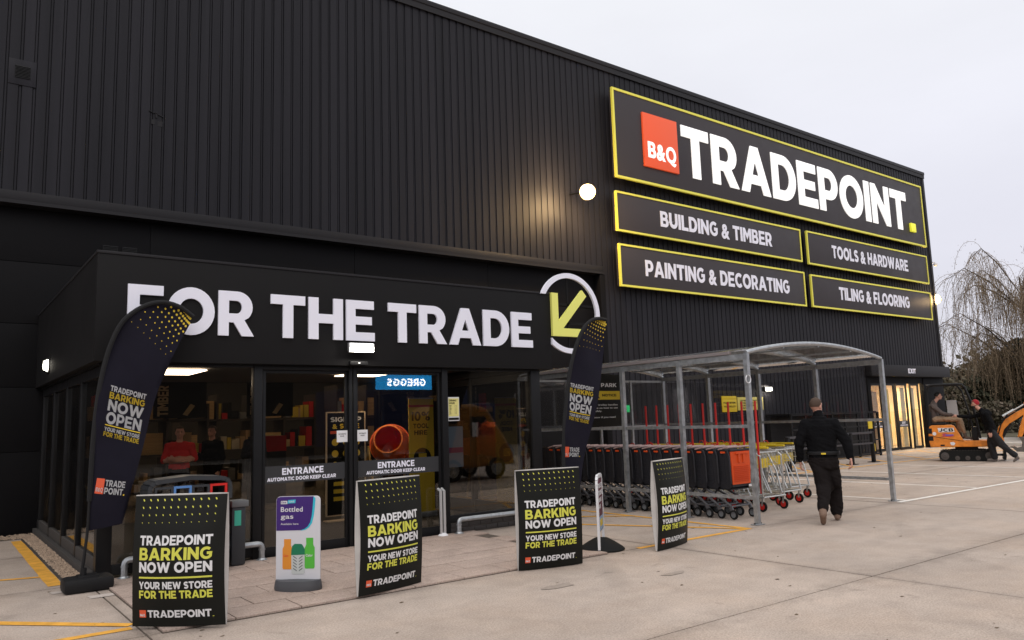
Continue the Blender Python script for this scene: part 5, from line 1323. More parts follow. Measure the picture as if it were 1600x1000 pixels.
b = MB(); write(b, 'JCB', .10, lambda x, z, n: (x, -.438-n, z), x=-.72, z=.92, width=.40, style='heavy'); eb(b, 'lettering', M['board'])
b = MB(); b.prism([(-.735,.905),(-.29,.905),(-.31,1.035),(-.755,1.035)], -.4365, -.434); eb(b, 'badge_plate', M['paper'])
b = MB(); b.prism([(-.66,.85),(-.50,.87),(-.60,.80),(-.30,.80),(-.40,.76),(-.68,.77),(-.60,.81)], -.4375, -.434); eb(b, 'sticker', mat('sticker_blue_red', (.45, .04, .12), .5))
eb(MB().prism([(-.56,.83),(-.34,.83),(-.32,.80),(-.54,.79)], -.4385, -.434), 'sticker', mat('sticker_blue', (.05, .10, .5), .5))
b = MB(); b.lathe([(.001, -.4375), (.055, -.437), (.055, -.434)], 14, (-.86, 0, .86), 'y'); eb(b, 'round_sticker', M['paper'])
eb(MB().prism([(-.42,.50),(-.34,.49),(-.30,.56),(-.36,.60),(-.45,.58)], -.4375, -.434), 'sticker', M['paper'])
b = MB(); b.box(-1.0, -.52, -.22, .24, 1.12, 1.20, .03).box(-1.02, -.90, -.22, .24, 1.18, 1.55, .04); eb(b, 'seat', M['black'])
b = MB()
for sy in (-.36, .40):
    b.tube([(-.98, sy, 1.1), (-.98, sy, 2.20), (-.92, sy, 2.36), (-.80, sy, 2.39), (-.12, sy, 2.39), (.04, sy, 2.37), (.12, sy, 2.28), (.30, sy, 1.65), (.40, sy, .70)], .034, 8).tube([(-.55, sy, 2.38), (-.10, sy, 2.36), (.02, sy, 2.20), (.16, sy, 1.55), (.22, sy, 1.0)], .022, 8)
for x, z in ((-.9, 2.37), (0.0, 2.385), (-.45, 2.39)): b.tube([(x, -.36, z), (x, .40, z)], .022, 6)
eb(b, 'roll_frame', M['black'])
eb(MB().box(-.98, -.04, -.34, .38, 2.40, 2.415, .004), 'canopy_sheet', mat('canopy_grey', (.13, .13, .13), .5))
b = MB(); b.prism([(-.43,1.35),(-.12,1.35),(-.15,1.90),(-.44,1.90)], .30, .31); eb(b, 'instruction_board', mat('grey_board', (.42, .40, .39), .7))
b = MB(); b.tube([(.15, -.1, .64), (.12, -.1, 1.25)], .015, 6).tube([(.15, .15, .64), (.12, .15, 1.25)], .015, 6).ball((.12, -.1, 1.27), .03, 8, 5).ball((.12, .15, 1.27), .03, 8, 5).box(.18, .36, -.3, .34, .63, 1.05, .02); eb(b, 'control_levers', M['black'])
b = MB(); b.prism([(.62,.44),(.98,.42),(1.04,.62),(.98,.86),(.86,.72),(.70,.66)], -.12, .18); eb(b, 'king_post', M['exc'])
def arm(pts_, w0, w1, nm, m=M['exc'], y=.03):
    b = MB(); k = len(pts_)
    L_, R_ = [], []
    for i, p in enumerate(pts_):
        a = Vector(pts_[max(i-1, 0)]); c = Vector(pts_[min(i+1, k-1)]); d = (c-a).normalized(); n_ = Vector((-d.y, d.x)); w = w0+(w1-w0)*i/(k-1) if isinstance(w1, (int, float)) else w1[i]
        L_.append(tuple(Vector(p)+n_*w/2)); R_.append(tuple(Vector(p)-n_*w/2))
    b.prism(L_+R_[::-1], y-.065, y+.065); o = eb(b, nm, m); bv = o.modifiers.new('bevel', 'BEVEL'); bv.width = .012; bv.segments = 2; return o
arm([(.92,.72),(1.00,.98),(1.18,1.18),(1.42,1.34),(1.68,1.50),(1.84,1.56)], .22, [.15,.16,.17,.18,.15,.14], 'boom')
arm([(1.70,1.76),(1.84,1.60),(1.70,1.27),(1.56,.98),(1.46,.68)], .2, [.10,.28,.20,.15,.11], 'dipper_arm')
eb(MB().tube([(1.08, .03, 1.34), (1.40, .03, 1.53)], .048, 10).tube([(1.40, .03, 1.53), (1.72, .03, 1.72)], .020, 8), 'boom_ram', M['chrome'])
eb(MB().tube([(1.00, .03, .70), (1.25, .03, 1.12)], .05, 10), 'lift_ram', M['black'])
eb(MB().tube([(1.88, .03, 1.5), (1.76, .03, 1.02)], .038, 10).tube([(1.76, .03, 1.02), (1.66, .03, .72)], .018, 8), 'bucket_ram', M['chrome'])
eb(MB().tube([(1.05, -.05, 1.22), (1.4, -.08, 1.46), (1.74, -.06, 1.70)], .018, 6).tube([(.9, -.1, .8), (1.0, -.16, 1.1), (1.2, -.1, 1.4)], .018, 6), 'hose', M['rubber'])
b = MB(); b.prism([(1.44,.72),(1.62,.70),(1.70,.52),(1.66,.36),(1.52,.26),(1.34,.27),(1.24,.38),(1.28,.44),(1.38,.38),(1.50,.42),(1.52,.56)], -.12, .18); eb(b, 'bucket', mat('worn_steel', (.13, .115, .10), .55, .5, var=.3, vscale=12))
for k in range(4): eb(MB().prism([(1.24,.38),(1.14,.40),(1.25,.43)], -.11+.08*k, -.08+.08*k), 'bucket_tooth', MATS['worn_steel'])

EX.scale = (.96, .96, .98)
# driver sitting on it (its own thing)
D_ = thing('person', tuple(EX.location), 'man in taupe jumper and khaki trousers sitting at the controls of the excavator', 'person', rz=R(-66.6))
hd, T, Mx = head((-.62, 0, 2.0), -80, 0, size=.98)
pr = hd+[cap((-.74, 0, 1.82), .058, (-.645, 0, 1.93), .055, 0)]
pr += trunk([(1.76, -.78, 0, .10, .13), (1.70, -.80, 0, .125, .21), (1.55, -.81, 0, .14, .20), (1.38, -.80, 0, .14, .185), (1.24, -.79, 0, .14, .19)], 1)+[ cap((-.77, 0, 1.78), .08, (-.75, 0, 1.83), .065, 1),
       cap((-.80, -.19, 1.70), .068, (-.58, -.24, 1.46), .056, 1), cap((-.58, -.24, 1.46), .055, (-.28, -.16, 1.40), .040, 1),
       cap((-.80, .19, 1.70), .068, (-.56, .24, 1.46), .056, 1), cap((-.56, .24, 1.46), .055, (-.26, .16, 1.38), .040, 1)]
pr += hand((-.26, -.16, 1.40), (1, .1, -.05), (0, 0, -1), 1.05, 0, 1, 45)+hand((-.24, .16, 1.38), (1, -.1, -.05), (0, 0, -1), 1.05, 0, -1, 45)
pr += [cap((-.78, -.09, 1.27), .115, (-.78, .09, 1.27), .115, 2), cap((-.76, -.11, 1.29), .095, (-.10, -.15, 1.26), .072, 2), cap((-.10, -.15, 1.26), .07, (-.02, -.14, .86), .05, 2),
       cap((-.76, .11, 1.29), .095, (-.16, .16, 1.26), .072, 2), cap((-.16, .16, 1.26), .07, (-.14, .15, .86), .05, 2),
       cap((-.01, -.14, .82), .05, (0, -.14, .74), .048, 3), cap((0, -.14, .70), .045, (.18, -.15, .685), .038, 3), cap((-.13, .15, .82), .05, (-.12, .15, .74), .048, 3), cap((-.12, .15, .70), .045, (.06, .15, .685), .038, 3)]
make_body(pr, [M['skin'], M['taupe'], M['khaki'], mat('brown_boot', (.10, .075, .06), .8)], D_, voxel=.012)
hair_cap(T, Mx, D_, mat('dark_hair', (.012, .010, .009), .7)); eyes(T, D_)

# man in the red beanie leaning on the machine; local x = image right
Q = thing('person', (25.25, 9.95, .002), 'bearded man in black coat and red beanie leaning with one arm outstretched to the excavator', 'person', rz=R(-68))
hd, T, Mx = head((-.36, 0, 1.71), 82, 0)
pr = hd+[cap((-.20, 0, 1.50), .058, (-.33, 0, 1.63), .055, 0)]
pr += trunk([(1.47, -.15, 0, .11, .13), (1.40, -.13, 0, .13, .21), (1.25, -.10, 0, .15, .205), (1.08, -.05, 0, .15, .19), (.88, -.01, 0, .155, .20)], 1)+[ cap((-.17, 0, 1.48), .085, (-.22, 0, 1.53), .075, 1), cap((-.10, 0, 1.47), .09, (-.02, 0, 1.42), .08, 1),
       cap((-.16, .19, 1.41), .070, (-.50, .24, 1.33), .058, 1), cap((-.50, .24, 1.33), .056, (-.84, .20, 1.36), .042, 1),
       cap((-.11, -.20, 1.40), .072, (-.01, -.24, 1.12), .060, 1), cap((-.01, -.24, 1.12), .058, (-.04, -.26, .90), .046, 1)]
pr += hand((-.87, .20, 1.36), (-1, 0, .15), (0, 0, -1), 1.05, 0, 1, 40)+hand((-.045, -.26, .87), (-.1, 0, -1), (0, 1, 0), 1.1, 0, 1, 35)
pr += [cap((-.02, -.08, .88), .13, (-.02, .08, .88), .13, 2), cap((-.01, .09, .86), .12, (-.06, .10, .48), .10, 2), cap((-.06, .10, .48), .10, (.00, .10, .13), .085, 2),
       cap((.0, -.09, .86), .12, (.20, -.10, .50), .10, 2), cap((.20, -.10, .50), .095, (.50, -.11, .20), .075, 2), cap((-.02, -.02, .8), .12, (.06, .02, .55), .11, 2),
       cap((.01, .10, .06), .055, (-.17, .10, .045), .042, 3), cap((.52, -.11, .17), .052, (.56, -.11, .12), .05, 3), cap((.56, -.11, .12), .048, (.46, -.11, .035), .034, 3)]
make_body(pr, [M['skin'], M['cloth'], mat('black_wide_trousers', (.010, .010, .012), .9), mat('grey_boot', (.13, .11, .10), .85)], Q, voxel=.012)
eyes(T, Q)
hair_cap(T, Mx, Q, M['beanie'], 'beanie', 1.12)
b = MB().ball((0, 0, 0), (1, 1, 1), 12, 8); b.xf(lambda v: T(v.x*.066, .035+v.y*.062, -.075+v.z*.052)); b.build('beard', mat('dark_hair', (0,0,0)), Q, world=False)

# shop worker seen through the left window
for (wx, wy, wr, shirt, lab) in ((3.86, 15.6, 165, M['redshirt'], 'person in red shirt standing with folded arms behind the left window'),
        (4.75, 16.6, 120, M['cloth'], 'person in black standing right of the red shirted one inside the store'), (5.55, 16.4, 200, mat('navy_cloth', (.012, .014, .025), .9), 'person in navy standing nearest the sliding doors inside the store')):
    S = thing('person', (wx, wy, .012), lab, 'person', rz=R(wr))
    hd, T, Mx = head((0, .02, 1.63), 0, 0)
    pr = hd+[cap((0, 0, 1.47), .058, (0, .01, 1.56), .055, 0), cap((-.13, 0, 1.37), .09, (.13, 0, 1.37), .09, 1), cap((-.07, 0, 1.18), .13, (.07, 0, 1.18), .13, 1), cap((-.06, 0, 1.0), .13, (.06, 0, 1.0), .13, 1),
         cap((-.20, 0, 1.38), .068, (-.27, .04, 1.13), .055, 1), cap((-.27, .04, 1.13), .052, (.06, .17, 1.15), .038, 0), cap((.20, 0, 1.38), .068, (.27, .04, 1.12), .055, 1), cap((.27, .04, 1.12), .052, (-.06, .20, 1.10), .038, 0)]
    if shirt is not M['redshirt']:
        pr = pr[:-4]+[cap((-.20, 0, 1.38), .068, (-.26, -.02, 1.10), .055, 1), cap((-.26, -.02, 1.10), .052, (-.24, .06, .86), .040, 1), cap((.20, 0, 1.38), .068, (.27, -.02, 1.10), .055, 1), cap((.27, -.02, 1.10), .052, (.16, .24, 1.18), .038, 1)]+hand((-.24, .07, .83), (0, .2, -1), (1, 0, 0), 1, 0, 1, 30)+hand((.15, .27, 1.19), (-.3, .9, .3), (0, 0, 1), 1, 0, -1, 40)
    else: pr += hand((.08, .17, 1.15), (1, .1, .1), (0, -1, 0), 1, 0, 1, 30)+hand((-.08, .20, 1.10), (-1, .1, .1), (0, -1, 0), 1, 0, -1, 30)
    pr += [cap((-.07, 0, .92), .125, (.07, 0, .92), .125, 2), cap((-.09, 0, .88), .11, (-.10, 0, .48), .08, 2), cap((-.10, 0, .48), .078, (-.10, 0, .12), .06, 2), cap((.09, 0, .88), .11, (.10, 0, .48), .08, 2), cap((.10, 0, .48), .078, (.10, 0, .12), .06, 2),
           cap((-.10, 0, .05), .05, (-.11, .16, .042), .04, 3), cap((.10, 0, .05), .05, (.11, .16, .042), .04, 3)]
    make_body(pr, [M['skin'], shirt, M['trouser'], M['boot']], S, voxel=.015); hair_cap(T, Mx, S, M['hair']); eyes(T, S)

# ================================================================== GOODS INSIDE THE PORCH AND SHOP
t = thing('cement_mixer', (6.95, 13.0, .012), 'orange cement mixer with its open drum facing out behind the right door', 'cement mixer')
q = Vector((-.55, -.80, .30)).normalized().to_track_quat('Z', 'Y'); c = Vector((6.98, 13.1, 1.30))
om = mat('mixer_orange', (.80, .13, .02), .4, coat=.3)
b = MB(); b.lathe([(.001, -.42), (.18, -.40), (.30, -.20), (.36, .0), (.33, .12), (.26, .34), (.245, .34), (.32, .12), (.34, 0)], 28); b.lathe([(.365, -.03), (.38, -.03), (.38, .03), (.365, .03)], 28); b.xf(lambda v: q @ v+c); b.build('drum', om, t)
b = MB(); b.lathe([(.245, .335), (.268, .345), (.268, .36), (.245, .36)], 28); b.xf(lambda v: q @ v+c); b.build('drum_rim', mat('mixer_rim', (.85, .25, .06), .35), t)
b = MB(); b.obox(q @ Vector((0, -.2, -.1))+c, q @ Vector((0, -.2, .2))+c, .02, .10).obox(q @ Vector((.1, .18, -.1))+c, q @ Vector((.1, .18, .2))+c, .02, .10); b.build('mixing_blade', om, t)
b = MB()
for sx in (-.42, .42): b.tube([(6.98+sx, 13.45, .05), (6.98+sx*.95, 13.2, 1.28)], .022, 8).tube([(6.98+sx, 12.85, .05), (6.98+sx*.95, 13.2, 1.28)], .022, 8)
b.tube([(6.56, 12.85, .12), (7.40, 12.85, .12)], .02, 8).tube([(6.56, 13.45, .12), (7.40, 13.45, .12)], .02, 8); b.build('stand', mat('stand_yellow', (.35, .22, .05), .5), t)
MB().box(7.30, 7.55, 13.05, 13.35, 1.0, 1.35, .03).build('motor_box', om, t)
t = thing('tool_hire_banner', (7.35, 12.5, .012), 'yellow pull-up banner reading 10% TOOL HIRE', 'banner')
bx = 6.93
MB().box(bx, bx+.52, 12.30, 12.31, .10, 2.11, .004).build('banner_sheet', mat('banner_yellow', (.78, .55, .03), .6), t)
MB().box(bx-.01, bx+.53, 12.24, 12.36, .012, .10, .01).box(bx, bx+.52, 12.297, 12.315, 2.11, 2.13).build('banner_stand', M['galv'], t)
b = MB(); f2 = facade(12.298); write(b, '10%', .16, f2, x=bx+.06, z=1.72, width=.38); write(b, 'TOOL', .085, f2, x=bx+.09, z=1.58, width=.32); write(b, 'HIRE', .085, f2, x=bx+.11, z=1.46, width=.27)
b.build('lettering', M['board'], t)
MB().box(bx, bx+.52, 12.296, 12.299, 1.96, 2.0).build('red_stripe', M['printred'], t)
MB().lathe([(.001, 12.291), (.18, 12.292), (.18, 12.298)], 24, (bx+.27, 0, 1.05), 'y').build('black_disc', M['board'], t)
MB().box(bx+.19, bx+.35, 12.287, 12.2905, .98, 1.13).build('disc_emblem', MATS['banner_yellow'], t)
t = thing('sign_up_board', (6.05, 13.2, .012), 'framed black board reading SIGN UP & SAVE with yellow discs', 'sign')
sx0, sx1 = 5.66, 6.42
MB().box(sx0+.02, sx1-.02, 13.0, 13.02, .12, 1.90).build('sign_panel', M['board'], t)
b = MB(); b.box(sx0, sx0+.02, 12.99, 13.03, .10, 1.92).box(sx1-.02, sx1, 12.99, 13.03, .10, 1.92).box(sx0+.02, sx1-.02, 12.99, 13.03, 1.90, 1.92).box(sx0+.02, sx1-.02, 12.99, 13.03, .10, .12); b.box(sx0, sx1, 12.9, 13.12, .012, .03); b.build('board_frame', mat('warm_frame', (.62, .48, .33), .5), t)
f3 = facade(12.998); b = MB(); write(b, 'SIGN UP', .085, f3, x=5.74, z=1.74, width=.60); b.build('white_lettering', M['printwhite'], t)
b = MB(); write(b, '& SAVE', .085, f3, x=5.78, z=1.62, width=.52)
for i in range(3):
    for j in range(3): b.lathe([(.001, 12.994), (.062, 12.995), (.062, 12.9985)], 16, (5.83+.21*i, 0, 1.38-.20*j), 'y')
for j in range(3): b.box(5.80+.0*j, 6.28, 12.995, 12.998, .62-.13*j, .69-.13*j)
b.build('yellow_print', MATS['banner_yellow'], t)
MB().box(5.74, 6.34, 12.995, 12.998, 1.53, 1.58).build('red_stripe', M['printred'], t)
# timber aisle display and racks in the hall
for k, (x, w_) in enumerate(((3.9, .32), (5.9, .32))):
    t = thing('hanging_banner', (x, 18.0, 2.0), ['left hanging dark banner reading TIMBER inside the store', 'right hanging dark banner reading TIMBER inside the store'][k], 'banner')
    MB().box(x, x+1.1, 18.0, 18.02, 1.95, 2.75).build('banner_sheet', M['board'], t)
    b = MB(); write(b, 'TIMBER', .22, lambda u, v, n: (x+.30-v, 17.998-n, 2.0+u), width=.66); b.build('lettering', mat('tan_print', (.62, .47, .27), .6), t)
    MB().prism([(x+.6,2.03),(x+.7,2.0),(x+.86,2.22),(x+.76,2.26)], 17.994, 17.999).build('plank_print', MATS['tan_print'], t)
rk = 0
for (x0, y0, n, zt) in ((2.6, 19.0, 6, 2.3), (5.2, 21.0, 8, 2.6), (9.0, 20.0, 8, 2.8), (13.5, 22.0, 8, 2.6)):
    rk += 1
    t = thing('timber_rack', (x0, y0, .01), ('timber rack at the far left inside the store', 'timber rack behind the left window centre', 'timber rack behind the sliding doors', 'timber rack deep on the right inside the store')[rk-1], 'rack')
    b = MB()
    for k in range(n//2+1): b.box(x0+k*.9, x0+k*.9+.05, y0, y0+.8, 0, zt)
    for z in (.3, 1.1, 1.9): b.box(x0, x0+n*.45, y0, y0+.8, z, z+.05)
    b.build('rack_frame', mat('rack_dark', (.05, .04, .035), .6), t)
    stk_ = [M['wood'], mat('cardboard', (.4, .26, .14), .8), M['redshirt'], M['black'], mat('stock_yellow', (.55, .40, .04), .6), mat('stock_grey', (.16, .16, .17), .6), mat('stock_cream', (.5, .44, .34), .7), M['black']]
    for k in range(n//2):
        for z in (.36, 1.16, 1.96):
            if k % 2 == rk % 2 and z > 1:
                MB().box(x0+k*.9+.08, x0+k*.9+.85, y0+.05, y0+.7, z, z+.5*rnd.uniform(.6, 1)).build('boards_stack', M['wood'], t); continue
            xx = x0+k*.9+.07
            while xx < x0+k*.9+.80:
                w_ = rnd.uniform(.07, .2); MB().box(xx, xx+w_-.012, y0+rnd.uniform(.0, .1), y0+.5, z, z+rnd.uniform(.14, .55)).build('stock_box', rnd.choice(stk_), t); xx += w_
for k, (x, y, c_) in enumerate(((4.8, 15.3, 0), (5.25, 15.5, 1), (7.6, 17.5, 0))):
    t = thing('red_display', (x+1.2, y+2, .01), ('red product display stand left inside the store', 'second red display stand inside the store', 'red display stand behind the mixer')[k], 'display')
    MB().box(x+1.0, x+1.4, y+2, y+2.3, .01, 1.5, .01).build('stand_body', M['black'], t)
    MB().box(x+1.0, x+1.4, y+1.99, y+1.998, 1.15, 1.5).build('header', M['redshirt'], t)
ex = (('peach boxed stock stacked just inside the leftmost exit door', 29.75, 2.35, mat('peach_box', (.62, .40, .24), .7), .42, 15.95), ('tall yellow ladder pack inside the second exit door', 31.05, 2.45, M['printyellow'], .16, 16.0), ('low cream carton inside the second exit door', 30.75, 1.05, mat('cream_carton', (.66, .54, .33), .7), .30, 15.92),
    ('short yellow stock pack inside the second exit door', 31.45, 1.7, M['printyellow'], .12, 16.25), ('tall cream board leaning inside the third exit door', 32.05, 2.5, MATS['cream_carton'], .34, 15.95), ('tall cream board seen in the narrow right exit pane', 32.85, 2.5, MATS['cream_carton'], .36, 15.95),
    ('lime hi-vis clothing rail behind the exit doors', 30.5, 2.45, M['excyel'], .2, 16.9), ('red product pack behind the leftmost exit door', 30.3, 1.9, M['redshirt'], .18, 16.4))
for lab, x, z1, m, w_, y in ex: tag(MB().box(x, x+w_, y, y+.22, .012, z1, .01).build('stock_pack', m), lab, 'stock')
# ================================================================== BEYOND THE CAR PARK, RIGHT
MB().box(35.4, 35.65, -20, 60, -.02, .13, .02).build('kerb', mat('pale_kerb', (.50, .48, .45), .7)).__setitem__('kind', 'structure')
MB().box(35.66, 42.0, -20, 60, -.02, .10).build('pavement_far', mat('pale_path', (.34, .31, .28), .85, var=.15, vscale=3)).__setitem__('kind', 'structure')
vb = MB().box(42.01, 120, -20, 60, -.02, .12); tag(vb.build('verge', mat('verge_grass', (.075, .065, .035), .95, var=.35, vscale=4, bump=.6, bscale=20)), kind='structure')
# parked dark car seen from behind
def car(loc, rz, label, col):
    t = thing('parked_car', loc, label, 'car', rz=rz)
    body = [(-.86,.28),(-.90,.55),(-.86,.80),(-.74,.92),(-.66,1.38),(-.50,1.50),(.50,1.50),(.66,1.38),(.74,.92),(.86,.80),(.90,.55),(.86,.28)]
    def loft(sec, nm, m):
        b = MB(); vs = []; k = len(sec[0][1])
        for y, pts_ in sec: vs += [(x, y, z) for x, z in pts_]
        fs = [tuple(range(k)), tuple(range((len(sec)-1)*k, len(sec)*k))]
        for j in range(len(sec)-1):
            for i in range(k): fs.append((j*k+i, j*k+(i+1) % k, (j+1)*k+(i+1) % k, (j+1)*k+i))
        b.add(vs, fs); o = b.build(nm, m, t, world=False); q = o.modifiers.new('b', 'BEVEL'); q.width = .03; q.segments = 2; return o
    lo_ = lambda s, zt: [(x*s, min(z, zt)) for x, z in body]
    loft([(0, lo_(.93, .90)), (.12, lo_(1.0, .96)), (1.0, lo_(1, .95)), (3.4, lo_(1, .93)), (4.0, lo_(.95, .80)), (4.2, lo_(.86, .70))], 'body', col)
    loft([(.10, [(-.70,.93),(-.62,1.30),(.62,1.30),(.70,.93)]), (.45, [(-.72,.93),(-.60,1.46),(.60,1.46),(.72,.93)]), (2.0, [(-.72,.93),(-.60,1.47),(.60,1.47),(.72,.93)]), (2.95, [(-.72,.92),(-.70,.95),(.70,.95),(.72,.92)])], 'cabin_glass', mat('car_glass', (.02, .022, .025), .1))
    loft([(.40, [(-.60,1.44),(-.58,1.49),(.58,1.49),(.60,1.44)]), (2.0, [(-.60,1.44),(-.58,1.50),(.58,1.50),(.60,1.44)])], 'roof', col)
    for sx in (-1, 1):
        for y in (.75, 3.3):
            a, c = MB(), MB(); wheel(a, c, (sx*.80, y, .31), .31, .2); a.f += [[q_+len(a.v) for q_ in f] for f in c.f]; a.v += c.v; a.mi += [1]*len(c.f)
            a.build('wheel', [M['rubber'], M['galv']], t, world=False)
        MB().box(sx*.70-.13, sx*.70+.13, -.012, .06, .72, .84, .01).build('tail_light', mat('tail_light_red', (.45, .01, .01), .3), t, world=False)
    MB().box(-.26, .26, -.02, -.005, .56, .67).build('number_plate', mat('plate_yellow', (.72, .50, .02), .5), t, world=False)
    MB().box(-.80, .80, -.035, .08, .34, .50, .03).build('bumper', M['black'], t, world=False)
    return t
car((38.2, 12.9, .13), R(-68), 'dark grey hatchback with yellow rear plate parked behind the excavator boom', mat('car_dark', (.018, .02, .024), .25, coat=.6))
car((44.5, 10.3, .0), R(-66), 'black car partly in frame at the far right edge behind the boom', mat('car_black', (.01, .01, .012), .25, coat=.6))

def leafmass(name, label, cat, loc, size, n, cols, trunk=True, leaf=.12, seed=1, shape='ball', group=None):
    rr = random.Random(seed); t = thing(name, loc, label, cat, group)
    x0, y0, z0 = loc; rx, ry, rz_ = size
    b = MB()
    lobes = [(rr.uniform(-.5, .5)*rx, rr.uniform(-.5, .5)*ry, (rr.uniform(.25, .9))*rz_, rr.uniform(.35, .62)) for _ in range(9)]
    for k in range(n):
        lb = lobes[rr.randrange(9)]; u = Vector((rr.gauss(0, 1), rr.gauss(0, 1), rr.gauss(0, 1))).normalized()*(rr.random()**.35)*lb[3]
        c = Vector((lb[0]+u.x*rx, lb[1]+u.y*ry, max(.05, lb[2]+u.z*rz_*.6)))
        if shape == 'cone': f = max(.1, 1-c.z/rz_*.75); c.x *= f*1.5; c.y *= f*1.5
        s_ = leaf*rr.uniform(.5, 1.3); a = Vector((rr.gauss(0, 1), rr.gauss(0, 1), rr.gauss(0, 1))).normalized(); d = a.orthogonal().normalized(); e_ = a.cross(d)
        b.mat(rr.choice((0, 0, 1, 2))); b.add([c-d*s_, c+e_*s_*.55, c+d*s_, c-e_*s_*.55], [(0, 1, 2, 3)])
    b.build('crown', cols, t, world=False, smooth=False)
    if trunk:
        tm = MB(); tm.tube([(0, 0, 0), (.05, 0, rz_*.3), (0, .05, rz_*.75)], [.16*rx/2+.04, .10*rx/2+.03, .03], 8)
        for k in range(6): a = k*1.05; tm.tube([(0, 0, rz_*(.25+.07*k)), (math.cos(a)*rx*.5, math.sin(a)*ry*.5, rz_*(.45+.07*k))], [.05, .015], 6)
        tm.build('trunk', mat('bark', (.07, .055, .045), .9, var=.3, vscale=10), t, world=False)
    return t
dg_ = [mat('leaf_dark', (.036, .042, .022), .8), mat('leaf_mid', (.062, .064, .034), .8), mat('leaf_brown', (.065, .052, .028), .85)]
ol_ = [mat('leaf_olive', (.085, .074, .045), .8), mat('leaf_dry', (.11, .085, .06), .8), mat('leaf_brown', (0,0,0))]
leafmass('evergreen_tree', 'dense dark evergreen below the weeping tree, taller of the two', 'tree', (56.0, 20.3, 0), (2.5, 2.5, 5.0), 9000, dg_, leaf=.22, seed=3)
leafmass('evergreen_tree', 'smaller dark evergreen left of the weeping tree trunk', 'tree', (53.5, 21.9, 0), (1.4, 1.4, 2.9), 3500, dg_, leaf=.18, seed=5)
leafmass('evergreen_tree', 'dark bushy tree at the right edge of the view', 'tree', (61.0, 18.4, 0), (1.8, 1.8, 2.4), 3000, dg_, leaf=.22, seed=8)
k = 0
for (x, y, sz, lab, c_) in ((44.5, 20.0, (1.6, 1.6, 2.6), 'olive bush just right of the building corner', ol_), (48.0, 19.2, (1.7, 1.6, 1.7), 'low brown bush behind the man in the beanie', ol_), (50.5, 17.6, (2.2, 1.8, 1.4), 'low dark bush behind the excavator boom', dg_), (54.0, 15.4, (2.4, 2, 1.8), 'rounded bush behind the parked cars at the right edge', ol_), (60, 27, (4, 4, 5.0), 'distant brown tree just beyond the building corner', ol_), (70, 26, (5, 5, 5.6), 'far olive tree behind the weeping tree', ol_), (78, 24, (6, 5, 5.8), 'farthest dark tree mass at the right', dg_)):
    k += 1; leafmass('bush' if k < 5 else 'distant_tree', lab, 'bush' if k < 5 else 'tree', (x, y, 0), sz, 2600 if k < 5 else 3500, c_, leaf=.13 if k < 5 else .26, seed=20+k, trunk=True)
tag(MB().box(58, 110, 36, 37, 0, 2.2).build('boundary_hedge', mat('hedge_dark', (.05, .045, .03), .95, var=.4, vscale=2)), 'long low dark hedge closing the view behind the trees', 'hedge')

# bare weeping tree
def weeping(loc, H, label):
    rr = random.Random(11); t = thing('weeping_tree', loc, label, 'tree')
    bk = mat('bark', (0,0,0)); tw = mat('twig', (.20, .145, .095), .9)
    tm = MB(); tm.tube([(0, 0, 0), (.1, .1, H*.18), (.0, .1, H*.38), (.15, 0, H*.62), (.1, .1, H*.86)], [.30, .24, .19, .11, .04], 10)
    tm.build('trunk', bk, t, world=False)
    lb = MB(); tb_ = MB(); lf = MB(); ends = []
    for k in range(24):
        z0 = H*rr.uniform(.22, .80); a = rr.uniform(0, 2*math.pi); rL = H*rr.uniform(.24, .46)*(1.1-.35*z0/H)
        zt = min(H*1.0, z0+H*rr.uniform(.15, .42)); p0 = Vector((0, 0, z0))
        p1 = Vector((math.cos(a)*rL*.5, math.sin(a)*rL*.5, z0+(zt-z0)*.7)); p2 = Vector((math.cos(a)*rL*.85, math.sin(a)*rL*.85, zt)); p3 = Vector((math.cos(a)*rL*1.12, math.sin(a)*rL*1.12, zt-H*.06))
        lb.tube([p0, p1, p2, p3], [.075*(1.15-z0/H), .042, .022, .010], 6); ends.append((p0, p1, p2, p3))
    lb.build('limb', bk, t, world=False)
    for (p0, p1, p2, p3) in ends:
        for q in range(54):
            u = rr.random()**.6
            s_ = (p0.lerp(p1, u*2.2) if u < .45 else p1.lerp(p2, (u-.45)/.35) if u < .8 else p2.lerp(p3, (u-.8)/.2))
            a = rr.uniform(0, 6.28); out = rr.uniform(.05, .5); ln = H*rr.uniform(.12, .42)
            pts_ = [s_]; d = Vector((math.cos(a)*out, math.sin(a)*out, rr.uniform(.1, .5))); st = ln/9
            for j in range(9):
                d = (d+Vector((rr.gauss(0, .10), rr.gauss(0, .10), -.45))).normalized(); n_ = pts_[-1]+d*st
                if n_.z < .9: break
                pts_.append(n_)
            if len(pts_) < 3: continue
            tb_.tube(pts_, [.016]+[.011]*(len(pts_)-1), 3, cap=False)
            for p in pts_[2:]:
                for _ in range(5):
                    c = p+Vector((rr.gauss(0, .09), rr.gauss(0, .09), rr.gauss(0, .12))); s2 = rr.uniform(.02, .05); dd = Vector((rr.gauss(0,1), rr.gauss(0,1), -2)).normalized()
                    e_ = dd.orthogonal().normalized()*s2*.5; lf.add([c-dd*s2*1.6, c+e_, c+dd*s2*1.6, c-e_], [(0, 1, 2, 3)])
    tag(tb_.build('twigs', tw, t, world=False, smooth=False), kind='stuff'); tag(lf.build('catkins', mat('catkin', (.25, .185, .11), .9), t, world=False, smooth=False), kind='stuff')
weeping((54.6, 18.9, 0), 11.2, 'tall bare weeping tree with brown hanging twigs at the right edge')
